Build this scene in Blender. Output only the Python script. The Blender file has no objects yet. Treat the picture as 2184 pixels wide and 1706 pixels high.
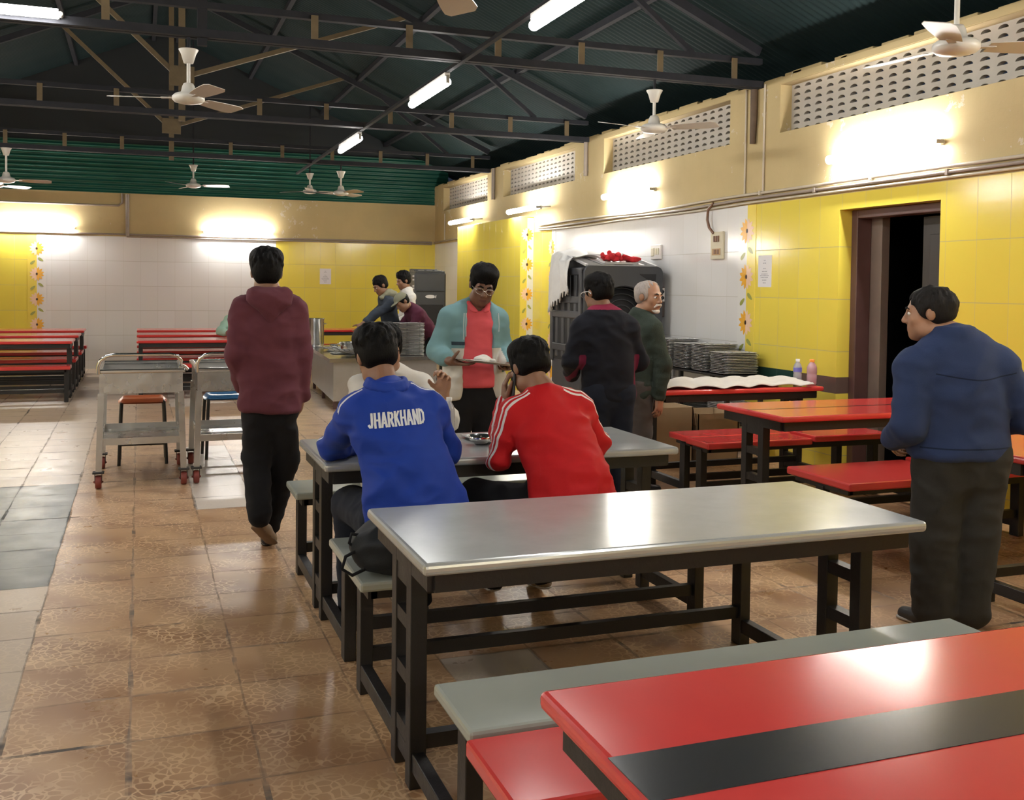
import bpy, bmesh, math, random
import numpy as np
from mathutils import Vector, Matrix
from mathutils import noise as mnoise
from mathutils.bvhtree import BVHTree

# ------------------------------------------------------------------ camera
SC = bpy.context.scene
COL = SC.collection
PI = math.pi

YAW, PITCH, ROLL = 0.35174, 0.03486, 0.01154
FPX, CY = 2169.8, 685.2
cam_data = bpy.data.cameras.new('camera')
cam = bpy.data.objects.new('camera', cam_data)
COL.objects.link(cam)
_f = Vector((math.sin(YAW) * math.cos(PITCH), math.cos(YAW) * math.cos(PITCH), -math.sin(PITCH)))
_r = Vector((math.cos(YAW), -math.sin(YAW), 0))
_u = _r.cross(_f)
_r2 = _r * math.cos(ROLL) + _u * math.sin(ROLL)
_u2 = _u * math.cos(ROLL) - _r * math.sin(ROLL)
cam.matrix_world = Matrix(((_r2.x, _u2.x, -_f.x, 0), (_r2.y, _u2.y, -_f.y, 0), (_r2.z, _u2.z, -_f.z, 1.52), (0, 0, 0, 1)))
cam_data.sensor_fit = 'HORIZONTAL'
cam_data.sensor_width = 36.0
cam_data.lens = FPX / 2184 * 36.0
cam_data.shift_y = -(853 - CY) / 2184
cam_data.clip_start = 0.05
SC.camera = cam

# ------------------------------------------------------------------ world, exposure
W = bpy.data.worlds.new('night')
SC.world = W
W.use_nodes = True
W.node_tree.nodes['Background'].inputs[0].default_value = (0.012, 0.016, 0.025, 1)
W.node_tree.nodes['Background'].inputs[1].default_value = 0.5
SC.view_settings.view_transform = 'Standard'
SC.view_settings.look = 'None'
SC.view_settings.gamma = 1.0
SC.view_settings.use_curve_mapping = False
SC.view_settings.exposure = 1.6
TUBE_POWER = 34.0
try:
    SC.cycles.max_bounces = 8
    SC.cycles.diffuse_bounces = 5
    SC.cycles.glossy_bounces = 4
    SC.cycles.use_adaptive_sampling = True
    SC.cycles.adaptive_threshold = 0.035
    SC.cycles.use_denoising = True
    SC.cycles.sample_clamp_indirect = 4.0
    SC.cycles.caustics_reflective = False
    SC.cycles.caustics_refractive = False
except Exception:
    pass

rng = random.Random(7)

# ------------------------------------------------------------------ node helpers
class NT:
    def __init__(s, mat):
        s.t = mat.node_tree
        s.n = s.t.nodes
        s.l = s.t.links
    def node(s, typ, **kw):
        nd = s.n.new(typ)
        for k, v in kw.items():
            setattr(nd, k, v)
        return nd
    def put(s, sock, v):
        if isinstance(v, bpy.types.NodeSocket):
            s.l.new(v, sock)
        elif isinstance(v, (tuple, list)):
            sock.default_value = tuple(v) + ((1,) if len(v) == 3 and len(sock.default_value) == 4 else ())
        else:
            sock.default_value = v
    def m(s, op, a, b=0.0, c=0.0, clamp=False):
        nd = s.node('ShaderNodeMath', operation=op, use_clamp=clamp)
        s.put(nd.inputs[0], a); s.put(nd.inputs[1], b); s.put(nd.inputs[2], c)
        return nd.outputs[0]
    def mix(s, fac, a, b, mode='MIX'):
        nd = s.node('ShaderNodeMix', data_type='RGBA', blend_type=mode)
        s.put(nd.inputs[0], fac); s.put(nd.inputs[6], a); s.put(nd.inputs[7], b)
        return nd.outputs[2]
    def noise(s, scale, detail=3.0, rough=0.55, vec=None, dist=0.0):
        nd = s.node('ShaderNodeTexNoise')
        nd.inputs['Scale'].default_value = scale
        nd.inputs['Detail'].default_value = detail
        nd.inputs['Roughness'].default_value = rough
        nd.inputs['Distortion'].default_value = dist
        if vec is not None:
            s.l.new(vec, nd.inputs['Vector'])
        return nd.outputs['Fac']
    def pos(s):
        g = s.node('ShaderNodeNewGeometry')
        return g.outputs['Position']
    def obj(s):
        return s.node('ShaderNodeTexCoord').outputs['Object']
    def sep(s, v):
        nd = s.node('ShaderNodeSeparateXYZ')
        s.l.new(v, nd.inputs[0])
        return nd.outputs[0], nd.outputs[1], nd.outputs[2]
    def comb(s, x, y, z):
        nd = s.node('ShaderNodeCombineXYZ')
        s.put(nd.inputs[0], x); s.put(nd.inputs[1], y); s.put(nd.inputs[2], z)
        return nd.outputs[0]
    def ramp(s, fac, lo, hi):
        nd = s.node('ShaderNodeMapRange')
        s.put(nd.inputs[0], fac); s.put(nd.inputs[1], lo); s.put(nd.inputs[2], hi)
        return nd.outputs[0]
    def between(s, v, a, b):
        return s.m('MULTIPLY', s.m('GREATER_THAN', v, a), s.m('LESS_THAN', v, b))
    def bump(s, h, strength=0.3, dist=0.01):
        nd = s.node('ShaderNodeBump')
        nd.inputs['Strength'].default_value = strength
        nd.inputs['Distance'].default_value = dist
        s.l.new(h, nd.inputs['Height'])
        return nd.outputs[0]

def newmat(name):
    mt = bpy.data.materials.new(name)
    mt.use_nodes = True
    return mt, NT(mt), mt.node_tree.nodes['Principled BSDF']

MATS = {}
def pr(name, col, rough=0.5, metal=0.0, var=0.12, vscale=6.0, bump=0.0, bscale=60.0, spec=0.5, rvar=0.0, stretch=None, emit=None, alpha=None, trans=None):
    """general procedural surface: base colour with noise variation, optional bump"""
    if name in MATS:
        return MATS[name]
    mt, t, b = newmat(name)
    o = t.obj()
    if stretch:
        mp = t.node('ShaderNodeMapping')
        mp.inputs['Scale'].default_value = stretch
        t.l.new(o, mp.inputs[0]); o = mp.outputs[0]
    n = t.noise(vscale, 4.0, 0.6, o)
    dk = tuple(c * (1 - var) for c in col)
    lt = tuple(min(1, c * (1 + var)) for c in col)
    t.put(b.inputs['Base Color'], t.mix(n, dk, lt))
    b.inputs['Metallic'].default_value = metal
    b.inputs['Specular IOR Level'].default_value = spec
    if rvar:
        t.put(b.inputs['Roughness'], t.m('ADD', t.m('MULTIPLY', t.noise(vscale * 1.7, 3, .6, o), rvar), rough - rvar / 2))
    else:
        b.inputs['Roughness'].default_value = rough
    if bump:
        t.put(b.inputs['Normal'], t.bump(t.noise(bscale, 3.0, 0.6, o), bump, 0.01))
    if emit:
        b.inputs['Emission Color'].default_value = (*emit[0], 1)
        b.inputs['Emission Strength'].default_value = emit[1]
    if trans:
        b.inputs['Transmission Weight'].default_value = trans
    MATS[name] = mt
    return mt

def cloth(name, col, stripes=(), var=0.10, rough=0.9, bump=0.25, bscale=420.0):
    """fabric; stripes = (attribute, centre, half width, colour) bands that follow a per-vertex distance"""
    mt, t, b = newmat(name)
    o = t.obj()
    n = t.noise(9.0, 4.0, 0.6, o)
    c = t.mix(n, tuple(x * (1 - var) for x in col), tuple(min(1, x * (1 + var)) for x in col))
    for attr, ce, hw, sc in stripes:
        a = t.node('ShaderNodeAttribute', attribute_name=attr).outputs['Fac']
        f = t.m('LESS_THAN', t.m('ABSOLUTE', t.m('SUBTRACT', a, ce)), hw)
        c = t.mix(f, c, sc)
    t.put(b.inputs['Base Color'], c)
    b.inputs['Roughness'].default_value = rough
    b.inputs['Specular IOR Level'].default_value = 0.15
    b.inputs['Sheen Weight'].default_value = 0.03
    t.put(b.inputs['Normal'], t.bump(t.noise(bscale, 2.0, 0.5, o), bump, 0.004))
    return mt

# ------------------------------------------------------------------ mesh helpers
class MB:
    """collects shapes for ONE mesh object"""
    def __init__(s):
        s.v = []; s.f = []; s.mi = []; s.sm = []
    def add(s, vs, fs, mi=0, smooth=False):
        o = len(s.v)
        s.v.extend([tuple(v) for v in vs])
        for f in fs:
            s.f.append(tuple(i + o for i in f)); s.mi.append(mi); s.sm.append(smooth)
        return s
    def box(s, a, b, bev=0.0, mi=0, M=None, seg=2):
        x0, y0, z0 = a; x1, y1, z1 = b
        if bev <= 0:
            vs = [(x0, y0, z0), (x1, y0, z0), (x1, y1, z0), (x0, y1, z0), (x0, y0, z1), (x1, y0, z1), (x1, y1, z1), (x0, y1, z1)]
            fs = [(0, 3, 2, 1), (4, 5, 6, 7), (0, 1, 5, 4), (1, 2, 6, 5), (2, 3, 7, 6), (3, 0, 4, 7)]
            sm = False
        else:
            bm = bmesh.new()
            bmesh.ops.create_cube(bm, size=1.0)
            for v in bm.verts:
                v.co = Vector(((x0 + x1) / 2 + v.co.x * (x1 - x0), (y0 + y1) / 2 + v.co.y * (y1 - y0), (z0 + z1) / 2 + v.co.z * (z1 - z0)))
            bev = min(bev, 0.49 * min(x1 - x0, y1 - y0, z1 - z0))
            bmesh.ops.bevel(bm, geom=bm.edges[:], offset=bev, segments=seg, affect='EDGES', profile=0.5)
            bm.verts.index_update()
            vs = [v.co.copy() for v in bm.verts]
            fs = [tuple(v.index for v in f.verts) for f in bm.faces]
            bm.free(); sm = False
        if M is not None:
            vs = [M @ Vector(v) for v in vs]
        return s.add(vs, fs, mi, sm)
    def bar(s, p, q, w, h, mi=0, up=(0, 0, 1)):
        p = Vector(p); q = Vector(q); d = (q - p).normalized(); up = Vector(up)
        if abs(d.dot(up)) > .98:
            up = Vector((0, 1, 0))
        r = d.cross(up).normalized(); u = r.cross(d)
        vs = []
        for c in (p, q):
            for a, b in ((-1, -1), (1, -1), (1, 1), (-1, 1)):
                vs.append(c + r * a * w / 2 + u * b * h / 2)
        return s.add(vs, [(3, 2, 1, 0), (4, 5, 6, 7), (0, 1, 5, 4), (1, 2, 6, 5), (2, 3, 7, 6), (3, 0, 4, 7)], mi)
    def tube(s, pts, r, seg=10, mi=0, closed=False, cap=True):
        pts = [Vector(p) for p in pts]
        n = len(pts)
        rs = r if isinstance(r, (list, tuple)) else [r] * n
        vs = []; prev = None
        for i, p in enumerate(pts):
            a = pts[(i - 1) % n] if (closed or i > 0) else p
            b = pts[(i + 1) % n] if (closed or i < n - 1) else p
            d = (b - a).normalized()
            if prev is None:
                ref = Vector((0, 0, 1)) if abs(d.z) < .9 else Vector((1, 0, 0))
                u = d.cross(ref).normalized()
            else:
                u = (prev - d * prev.dot(d)).normalized()
            prev = u; w = d.cross(u)
            for k in range(seg):
                t = 2 * PI * k / seg
                vs.append(p + (u * math.cos(t) + w * math.sin(t)) * rs[i])
        fs = []
        m = n if closed else n - 1
        for i in range(m):
            for k in range(seg):
                a = i * seg + k; b = i * seg + (k + 1) % seg
                c = ((i + 1) % n) * seg + (k + 1) % seg; d2 = ((i + 1) % n) * seg + k
                fs.append((a, b, c, d2))
        s.add(vs, fs, mi, True)
        if cap and not closed:
            s.add(vs[:seg], [tuple(reversed(range(seg)))], mi)
            s.add(vs[-seg:], [tuple(range(seg))], mi)
        return s
    def lathe(s, prof, c=(0, 0, 0), seg=24, mi=0, axis='z', smooth=True):
        vs = []
        for r, h in prof:
            for k in range(seg):
                t = 2 * PI * k / seg
                if axis == 'z':
                    vs.append((c[0] + r * math.cos(t), c[1] + r * math.sin(t), c[2] + h))
                elif axis == 'y':
                    vs.append((c[0] + r * math.cos(t), c[1] + h, c[2] + r * math.sin(t)))
                else:
                    vs.append((c[0] + h, c[1] + r * math.cos(t), c[2] + r * math.sin(t)))
        fs = []
        for i in range(len(prof) - 1):
            for k in range(seg):
                fs.append((i * seg + k, i * seg + (k + 1) % seg, (i + 1) * seg + (k + 1) % seg, (i + 1) * seg + k))
        s.add(vs, fs, mi, smooth)
        if prof[0][0] > 1e-5:
            s.add(vs[:seg], [tuple(reversed(range(seg)))], mi)
        if prof[-1][0] > 1e-5:
            s.add(vs[-seg:], [tuple(range(seg))], mi)
        return s
    def poly(s, pts, mi=0):
        return s.add(pts, [tuple(range(len(pts)))], mi)
    def prism(s, pts, d, mi=0):
        """flat outline pushed along the vector d"""
        n = len(pts); d = Vector(d)
        vs = [Vector(p) for p in pts] + [Vector(p) + d for p in pts]
        fs = [tuple(reversed(range(n))), tuple(range(n, 2 * n))]
        fs += [(i, (i + 1) % n, n + (i + 1) % n, n + i) for i in range(n)]
        return s.add(vs, fs, mi)
    def grid(s, nu, nv, fn, mi=0, smooth=True):
        vs = [fn(i / (nu - 1), j / (nv - 1)) for j in range(nv) for i in range(nu)]
        fs = [(j * nu + i, j * nu + i + 1, (j + 1) * nu + i + 1, (j + 1) * nu + i) for j in range(nv - 1) for i in range(nu - 1)]
        return s.add(vs, fs, mi, smooth)
    def build(s, name, mats, parent=None):
        me = bpy.data.meshes.new(name)
        me.from_pydata([tuple(v) for v in s.v], [], s.f)
        mats = mats if isinstance(mats, (list, tuple)) else [mats]
        for m in mats:
            me.materials.append(m)
        me.polygons.foreach_set('material_index', s.mi)
        me.polygons.foreach_set('use_smooth', s.sm)
        me.update()
        bm = bmesh.new(); bm.from_mesh(me)
        bmesh.ops.recalc_face_normals(bm, faces=bm.faces[:])
        bm.to_mesh(me); bm.free()
        return link(name, me, parent)

def link(name, me, parent=None):
    o = bpy.data.objects.new(name, me)
    COL.objects.link(o)
    if parent is not None:
        o.parent = parent
    return o

def tag(o, label, cat, group=None, kind=None):
    o['label'] = label
    o['category'] = cat
    if group: o['group'] = group
    if kind: o['kind'] = kind
    return o

def thing(name, label, cat, loc=(0, 0, 0), rz=0.0, group=None):
    o = bpy.data.objects.new(name, None)
    COL.objects.link(o)
    o.empty_display_size = 0.1
    o.location = loc
    o.rotation_euler = (0, 0, rz)
    return tag(o, label, cat, group)

def struct(name, mb, mats, label=None):
    o = mb.build(name, mats)
    o['kind'] = 'structure'
    if label: o['label'] = label
    return o

def dup(root, loc=None, rz=None, label=None):
    r = root.copy(); COL.objects.link(r)
    if loc is not None: r.location = loc
    if rz is not None: r.rotation_euler = (0, 0, rz)
    if label: r['label'] = label
    for ch in list(root.children):
        c = ch.copy(); COL.objects.link(c); c.parent = r
        for g in list(ch.children):
            d = g.copy(); COL.objects.link(d); d.parent = c
    return r

# ------------------------------------------------------------------ materials of the place
def tile_lines(t, u, v, u0, v0, du, dv, w=0.004):
    """1 inside a tile, 0 in the joint"""
    fu = t.m('ABSOLUTE', t.m('SUBTRACT', t.m('FRACT', t.m('DIVIDE', t.m('SUBTRACT', u, u0), du)), 0.5))
    fv = t.m('ABSOLUTE', t.m('SUBTRACT', t.m('FRACT', t.m('DIVIDE', t.m('SUBTRACT', v, v0), dv)), 0.5))
    a = t.m('LESS_THAN', fu, 0.5 - w / du / 2)
    b = t.m('LESS_THAN', fv, 0.5 - w / dv / 2)
    cu = t.m('FLOOR', t.m('DIVIDE', t.m('SUBTRACT', u, u0), du))
    cv = t.m('FLOOR', t.m('DIVIDE', t.m('SUBTRACT', v, v0), dv))
    return a, b, cu, cv

YEL = (0.80, 0.66, 0.095)
WHT = (0.74, 0.74, 0.735)
OCH = (0.53, 0.42, 0.215)
TILE_TOP = 2.30

def wall_mat(name, axis, zones, tile_z=True, dado=None):
    """painted plaster above, glazed tiles below; zones = list of (from, to, colour) along the wall"""
    mt, t, b = newmat(name)
    p = t.pos(); x, y, z = t.sep(p)
    u = x if axis == 'x' else y
    n1 = t.noise(1.6, 5, .65, p); n2 = t.noise(7.0, 5, .7, p)
    pl = t.mix(n1, tuple(c * .82 for c in OCH), tuple(c * 1.12 for c in OCH))
    flake = t.m('GREATER_THAN', t.m('ADD', n2, t.m('MULTIPLY', t.noise(.9, 2, .5, p), .5)), 0.925)
    pl = t.mix(t.m('MULTIPLY', flake, .55), pl, (0.66, 0.62, 0.54))
    stain = t.ramp(t.noise(3.2, 6, .75, p), .60, .82)
    pl = t.mix(t.m('MULTIPLY', stain, .28), pl, (0.20, 0.15, 0.08))
    c = t.mix(0.0, zones[0][2], zones[0][2])
    for a, e, col in zones[1:]:
        c = t.mix(t.between(u, a, e), c, col)
    ga, gb, cu, cv = tile_lines(t, u, z, 0.03, TILE_TOP, 0.285, 0.43, 0.0050)
    wn = t.node('ShaderNodeTexWhiteNoise', noise_dimensions='2D')
    t.l.new(t.comb(cu, cv, 0), wn.inputs['Vector'])
    c = t.mix(t.m('MULTIPLY', wn.outputs['Value'], .10), c, (0.55, 0.5, 0.4), 'MULTIPLY')
    joint = t.m('MULTIPLY', t.m('ADD', t.m('MULTIPLY', ga, .55), .45), gb)
    c = t.mix(joint, t.mix(0.62, c, (0.30, 0.27, 0.2)), c)
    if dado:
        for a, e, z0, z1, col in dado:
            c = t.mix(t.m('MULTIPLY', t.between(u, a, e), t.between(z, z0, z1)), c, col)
    up = t.m('GREATER_THAN', z, TILE_TOP)
    t.put(b.inputs['Base Color'], t.mix(up, c, pl))
    t.put(b.inputs['Roughness'], t.m('ADD', t.m('MULTIPLY', up, .7), t.m('ADD', .13, t.m('MULTIPLY', t.m('SUBTRACT', 1.0, joint), .4))))
    rip = t.node('ShaderNodeTexWave', wave_type='BANDS', bands_direction='Z')
    rip.inputs['Scale'].default_value = 14.0
    rip.inputs['Distortion'].default_value = 0.6
    h = t.m('ADD', t.m('MULTIPLY', t.m('SUBTRACT', 1.0, up), t.m('ADD', t.m('MULTIPLY', rip.outputs['Fac'], .012), t.m('MULTIPLY', joint, .12))), t.m('MULTIPLY', up, t.m('MULTIPLY', t.noise(26, 5, .7, p), .5)))
    t.put(b.inputs['Normal'], t.bump(h, .5, .006))
    return mt

def floor_mat():
    mt, t, b = newmat('floor_tiles')
    p = t.pos(); x, y, z = t.sep(p)
    S = 0.3915
    wob = t.m('MULTIPLY', t.m('SUBTRACT', t.noise(2.2, 3, .6, p), .5), .02)
    xx = t.m('ADD', x, wob); yy = t.m('ADD', y, wob)
    ga, gb, cu, cv = tile_lines(t, xx, yy, -0.032, 3.93, S, S, 0.008)
    wn = t.node('ShaderNodeTexWhiteNoise', noise_dimensions='2D')
    t.l.new(t.comb(cu, cv, 0), wn.inputs['Vector'])
    rnd = wn.outputs['Value']
    tone = t.mix(rnd, (0.315, 0.165, 0.080), (0.44, 0.255, 0.135))
    # soft diagonal bands printed on the tiles
    wv = t.node('ShaderNodeTexWave', wave_type='BANDS', bands_direction='DIAGONAL')
    wv.inputs['Scale'].default_value = 1.1; wv.inputs['Distortion'].default_value = 5.0
    wv.inputs['Detail'].default_value = 2.0
    t.l.new(t.comb(t.m('ADD', x, t.m('MULTIPLY', rnd, 3.0)), y, 0), wv.inputs['Vector'])
    tone = t.mix(t.m('MULTIPLY', wv.outputs['Fac'], .6), tone, (0.58, 0.37, 0.20))
    # crackle pattern
    vo = t.node('ShaderNodeTexVoronoi', feature='DISTANCE_TO_EDGE')
    vo.inputs['Scale'].default_value = 26.0
    nz = t.node('ShaderNodeTexNoise'); nz.inputs['Scale'].default_value = 9.0
    t.l.new(p, nz.inputs['Vector'])
    va = t.node('ShaderNodeVectorMath', operation='MULTIPLY_ADD')
    t.l.new(nz.outputs['Color'], va.inputs[0]); va.inputs[1].default_value = (.07, .07, .07); t.l.new(p, va.inputs[2])
    t.l.new(va.outputs[0], vo.inputs['Vector'])
    cr = t.m('LESS_THAN', vo.outputs['Distance'], 0.075)
    msk = t.ramp(t.noise(3.0, 3, .6, p), .40, .56)
    tone = t.mix(t.m('MULTIPLY', t.m('MULTIPLY', cr, msk), .8), tone, (0.70, 0.48, 0.28))
    tone = t.mix(t.m('MULTIPLY', t.ramp(t.noise(.9, 4, .6, p), .45, .75), .30), tone, (0.22, 0.10, 0.075))
    # greyer old tiles left of the aisle and paler ones toward the back
    left = t.m('LESS_THAN', xx, -0.4235)
    pale = t.mix(rnd, (0.44, 0.35, 0.26), (0.58, 0.49, 0.38))
    tone = t.mix(t.m('MULTIPLY', left, .75), tone, pale)
    tone = t.mix(t.m('MULTIPLY', t.ramp(y, 7.0, 13.0), .55), tone, (0.50, 0.38, 0.27))
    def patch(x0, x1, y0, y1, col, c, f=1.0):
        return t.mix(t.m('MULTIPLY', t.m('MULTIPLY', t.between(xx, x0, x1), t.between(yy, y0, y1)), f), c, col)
    slate = t.m('MULTIPLY', t.between(xx, -1.6, -0.4235), t.between(yy, 5.496, 8.24))
    sn = t.mix(t.noise(3.0, 5, .65, t.comb(t.m('MULTIPLY', x, .35), t.m('MULTIPLY', y, 1.6), 0)), (0.030, 0.038, 0.046), (0.090, 0.105, 0.11))
    tone = t.mix(slate, tone, sn)
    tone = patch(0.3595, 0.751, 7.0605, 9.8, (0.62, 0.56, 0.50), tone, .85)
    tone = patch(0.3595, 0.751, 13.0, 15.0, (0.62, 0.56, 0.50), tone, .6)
    tone = patch(1.1425, 1.534, 3.1465, 3.93, (0.50, 0.47, 0.42), tone, .7)
    # joints, wider and darker where the edges are broken
    dirt = t.ramp(t.noise(1.9, 4, .75, p), .50, .66)
    gb2, ga2 = tile_lines(t, xx, yy, -0.032, 3.93, S, S, 0.020)[1::-1]
    thin = t.m('SUBTRACT', 1.0, t.m('MULTIPLY', ga, gb))
    wide = t.m('MULTIPLY', t.m('SUBTRACT', 1.0, t.m('MULTIPLY', ga2, gb2)), dirt)
    j = t.m('MAXIMUM', t.m('MULTIPLY', thin, t.m('ADD', .12, t.m('MULTIPLY', t.ramp(t.noise(2.6, 3, .7, p), .38, .62), .5))), wide)
    tone = t.mix(t.m('MULTIPLY', j, t.m('SUBTRACT', 1.0, t.m('MULTIPLY', slate, .4))), tone, (0.070, 0.056, 0.046))
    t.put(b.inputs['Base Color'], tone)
    r = t.m('ADD', .20, t.m('MULTIPLY', t.noise(5.0, 4, .6, p), .22))
    r = t.m('ADD', r, t.m('MULTIPLY', j, .4))
    r = t.m('ADD', r, t.m('MULTIPLY', slate, .02))
    t.put(b.inputs['Roughness'], r)
    h = t.m('ADD', t.m('MULTIPLY', t.noise(40, 3, .6, p), .10), t.m('ADD', t.m('MULTIPLY', j, -.6), t.m('MULTIPLY', t.noise(3.0, 2, .5, p), .5)))
    t.put(b.inputs['Normal'], t.bump(h, .35, .006))
    return mt

def steel(name, base=0.58, rough=0.24, tint=(1, 1, .985), scale=(1, 1, 1), bump=.05, metal=1.0):
    mt, t, b = newmat(name)
    o = t.obj()
    mp = t.node('ShaderNodeMapping'); mp.inputs['Scale'].default_value = scale
    t.l.new(o, mp.inputs[0])
    n = t.noise(9, 5, .65, mp.outputs[0])
    c0 = tuple(base * .85 * k for k in tint); c1 = tuple(min(1, base * 1.1 * k) for k in tint)
    t.put(b.inputs['Base Color'], t.mix(n, c0, c1))
    b.inputs['Metallic'].default_value = metal
    t.put(b.inputs['Roughness'], t.m('ADD', rough - .06, t.m('MULTIPLY', t.noise(3.5, 4, .6, o), .12)))
    t.put(b.inputs['Normal'], t.bump(t.noise(2.2, 3, .6, o), bump, .02))
    return mt

M_BLACK = pr('black_paint', (0.0095, 0.0080, 0.0078), .45, var=.35, vscale=9, bump=.12, bscale=50, rvar=.15)
M_RED = pr('red_gloss_paint', (0.60, 0.052, 0.048), .17, var=.07, vscale=3, rvar=.08)
M_REDEDGE = pr('red_edge_paint', (0.36, 0.022, 0.022), .3, var=.15, vscale=8)
M_TSTEEL = steel('tabletop_steel', .47, .20, (.98, 1.01, 1.0), bump=.03, metal=.35)
M_BSTEEL = pr('bench_grey_green', (0.34, 0.36, 0.325), .24, var=.08, vscale=4, rvar=.08)
M_EDGE = pr('worn_edge', (0.34, 0.33, 0.29), .4, metal=.3, var=.25, vscale=25)
M_STEEL = steel('stainless', .62, .22)
M_TRAY = steel('tray_steel', .50, .28, metal=.5)
M_STEELD = steel('dull_stainless', .52, .28, bump=.6, metal=.92)
M_CSTEEL = steel('counter_sheet', .50, .30, bump=.12, metal=.75)
M_CHROME = steel('polished_tube', .72, .14)
M_STRIPE = pr('dark_stripe_paint', (0.030, 0.031, 0.034), .18, var=.15, vscale=5)
M_WHITEPL = pr('white_plastic', (0.72, 0.70, 0.66), .4, var=.05)
M_PIPE = pr('painted_conduit', (0.30, 0.25, 0.21), .5, var=.2, vscale=10)
M_PIPEW = pr('cream_conduit', (0.52, 0.46, 0.36), .5, var=.15, vscale=10)
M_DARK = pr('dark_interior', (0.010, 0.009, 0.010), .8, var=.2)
M_TRUSS = pr('truss_paint', (0.024, 0.025, 0.030), .75, var=.35, vscale=7, spec=.15)
M_TRUSSB = pr('truss_ochre', (0.115, 0.082, 0.040), .65, var=.3, vscale=12)
M_ROOF = pr('roof_green_sheet', (0.0085, 0.018, 0.018), .75, var=.25, vscale=2.0, spec=.15)
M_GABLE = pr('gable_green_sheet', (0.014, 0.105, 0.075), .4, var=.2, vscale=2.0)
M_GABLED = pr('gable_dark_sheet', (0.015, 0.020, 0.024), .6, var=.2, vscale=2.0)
M_LATT = pr('lattice_whitewash', (0.46, 0.43, 0.38), .8, var=.15, vscale=5, bump=.2, bscale=40)
M_PLAST = pr('niche_plaster', (0.40, 0.31, 0.16), .85, var=.2, vscale=5, bump=.2, bscale=30)
M_FRAME = pr('brown_door_frame', (0.10, 0.050, 0.045), .45, var=.25, vscale=8)
M_FRAMEI = pr('grey_brown_door_lining', (0.19, 0.145, 0.115), .5, var=.2, vscale=8)
M_PAPER = pr('paper', (0.78, 0.77, 0.78), .8, var=.03)
M_INK = pr('grey_ink', (0.30, 0.30, 0.33), .8, var=.1)
M_CREAMSW = pr('cream_switch_plate', (0.60, 0.55, 0.40), .4, var=.08)
M_BROWNSW = pr('brown_switch', (0.16, 0.075, 0.04), .4, var=.2)
M_COOLER = pr('charcoal_plastic', (0.045, 0.048, 0.056), .42, var=.15, vscale=5, rvar=.1)
M_COOLERD = pr('black_mesh', (0.008, 0.008, 0.010), .6, var=.3, vscale=60)
M_SLAT = pr('grey_sticker', (0.60, 0.58, 0.57), .5, var=.08)
M_RUBBER = pr('dark_caster', (0.03, 0.026, 0.024), .6)
M_CASTER = pr('red_brown_wheel', (0.22, 0.045, 0.035), .5, var=.2, vscale=20)
M_CARD = pr('cardboard', (0.42, 0.30, 0.175), .85, var=.12, vscale=6)
M_CARDL = pr('cardboard_flap', (0.55, 0.42, 0.27), .85, var=.12, vscale=6)
M_BLPOLY = pr('black_polythene', (0.02, 0.022, 0.03), .3, var=.4, vscale=12, bump=.6, bscale=16)
def tube_emit():
    mt, t, b = newmat('lit_tube')
    b.inputs['Base Color'].default_value = (.9, .9, .9, 1)
    n = t.noise(3.0, 1, .5, t.obj())
    b.inputs['Emission Color'].default_value = (1.0, 0.975, 0.94, 1)
    t.put(b.inputs['Emission Strength'], t.m('ADD', TUBE_POWER * .97, t.m('MULTIPLY', n, TUBE_POWER * .06)))
    return mt
M_TUBE = tube_emit()
# ------------------------------------------------------------------ room shell
X_R, Y_B = 5.37, 19.0
TH = 0.30

mt_floor = floor_mat()
mb = MB().box((-6.2, -3.0, -0.1), (5.67, 19.3, 0.0))
struct('floor', mb, mt_floor)

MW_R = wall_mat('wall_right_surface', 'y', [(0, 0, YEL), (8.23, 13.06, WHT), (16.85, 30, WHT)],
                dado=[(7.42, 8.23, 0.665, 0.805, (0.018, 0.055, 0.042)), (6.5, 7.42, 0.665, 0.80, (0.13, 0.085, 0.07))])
NICHES = [(5.0, 7.755), (8.575, 11.42), (12.30, 15.10), (15.87, 18.44)]
NZ0, NZ1, WTOP = 2.91, 3.345, 3.40
D0, D1, DZ = 5.785, 6.90, 2.17
mb = MB()
def wbox(y0, y1, z0, z1):
    mb.box((X_R, y0, z0), (X_R + TH, y1, z1))
wbox(-3.0, D0, 0, NZ0); wbox(D0, D1, DZ, NZ0); wbox(D1, 19.3, 0, NZ0)
e = -3.0
for a, b in NICHES:
    wbox(e, a, NZ0, NZ1); e = b
wbox(e, 19.3, NZ0, NZ1)
wbox(-3.0, 19.3, NZ1, WTOP)
# ragged cement edge along the top of the wall
for k in range(60):
    y = -1 + k * 0.34 + rng.uniform(-.1, .1)
    l = rng.uniform(.15, .4); h = rng.uniform(.01, .035)
    mb.box((X_R + .002, y, WTOP - .005), (X_R + .25, y + l, WTOP + h), 0.008)
struct('wall_right', mb, MW_R)

MW_B = wall_mat('wall_back_surface', 'x', [(0, 0, WHT), (-9, -1.62, YEL), (2.36, 9, YEL)])
struct('wall_back', MB().box((-6.2, Y_B, 0), (X_R, Y_B + .3, 3.05)), MW_B)
MW_L = wall_mat('wall_left_surface', 'y', [(0, 0, YEL), (3.0, 9.0, WHT)])
struct('wall_left', MB().box((-6.5, -3.0, 0), (-6.2, 19.3, 3.4)), MW_L)
MW_F = wall_mat('wall_front_surface', 'x', [(0, 0, YEL), (-3.0, 2.0, WHT)])
struct('wall_front', MB().box((-6.5, -3.3, 0), (5.67, -3.0, 3.4)), MW_F)

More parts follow.
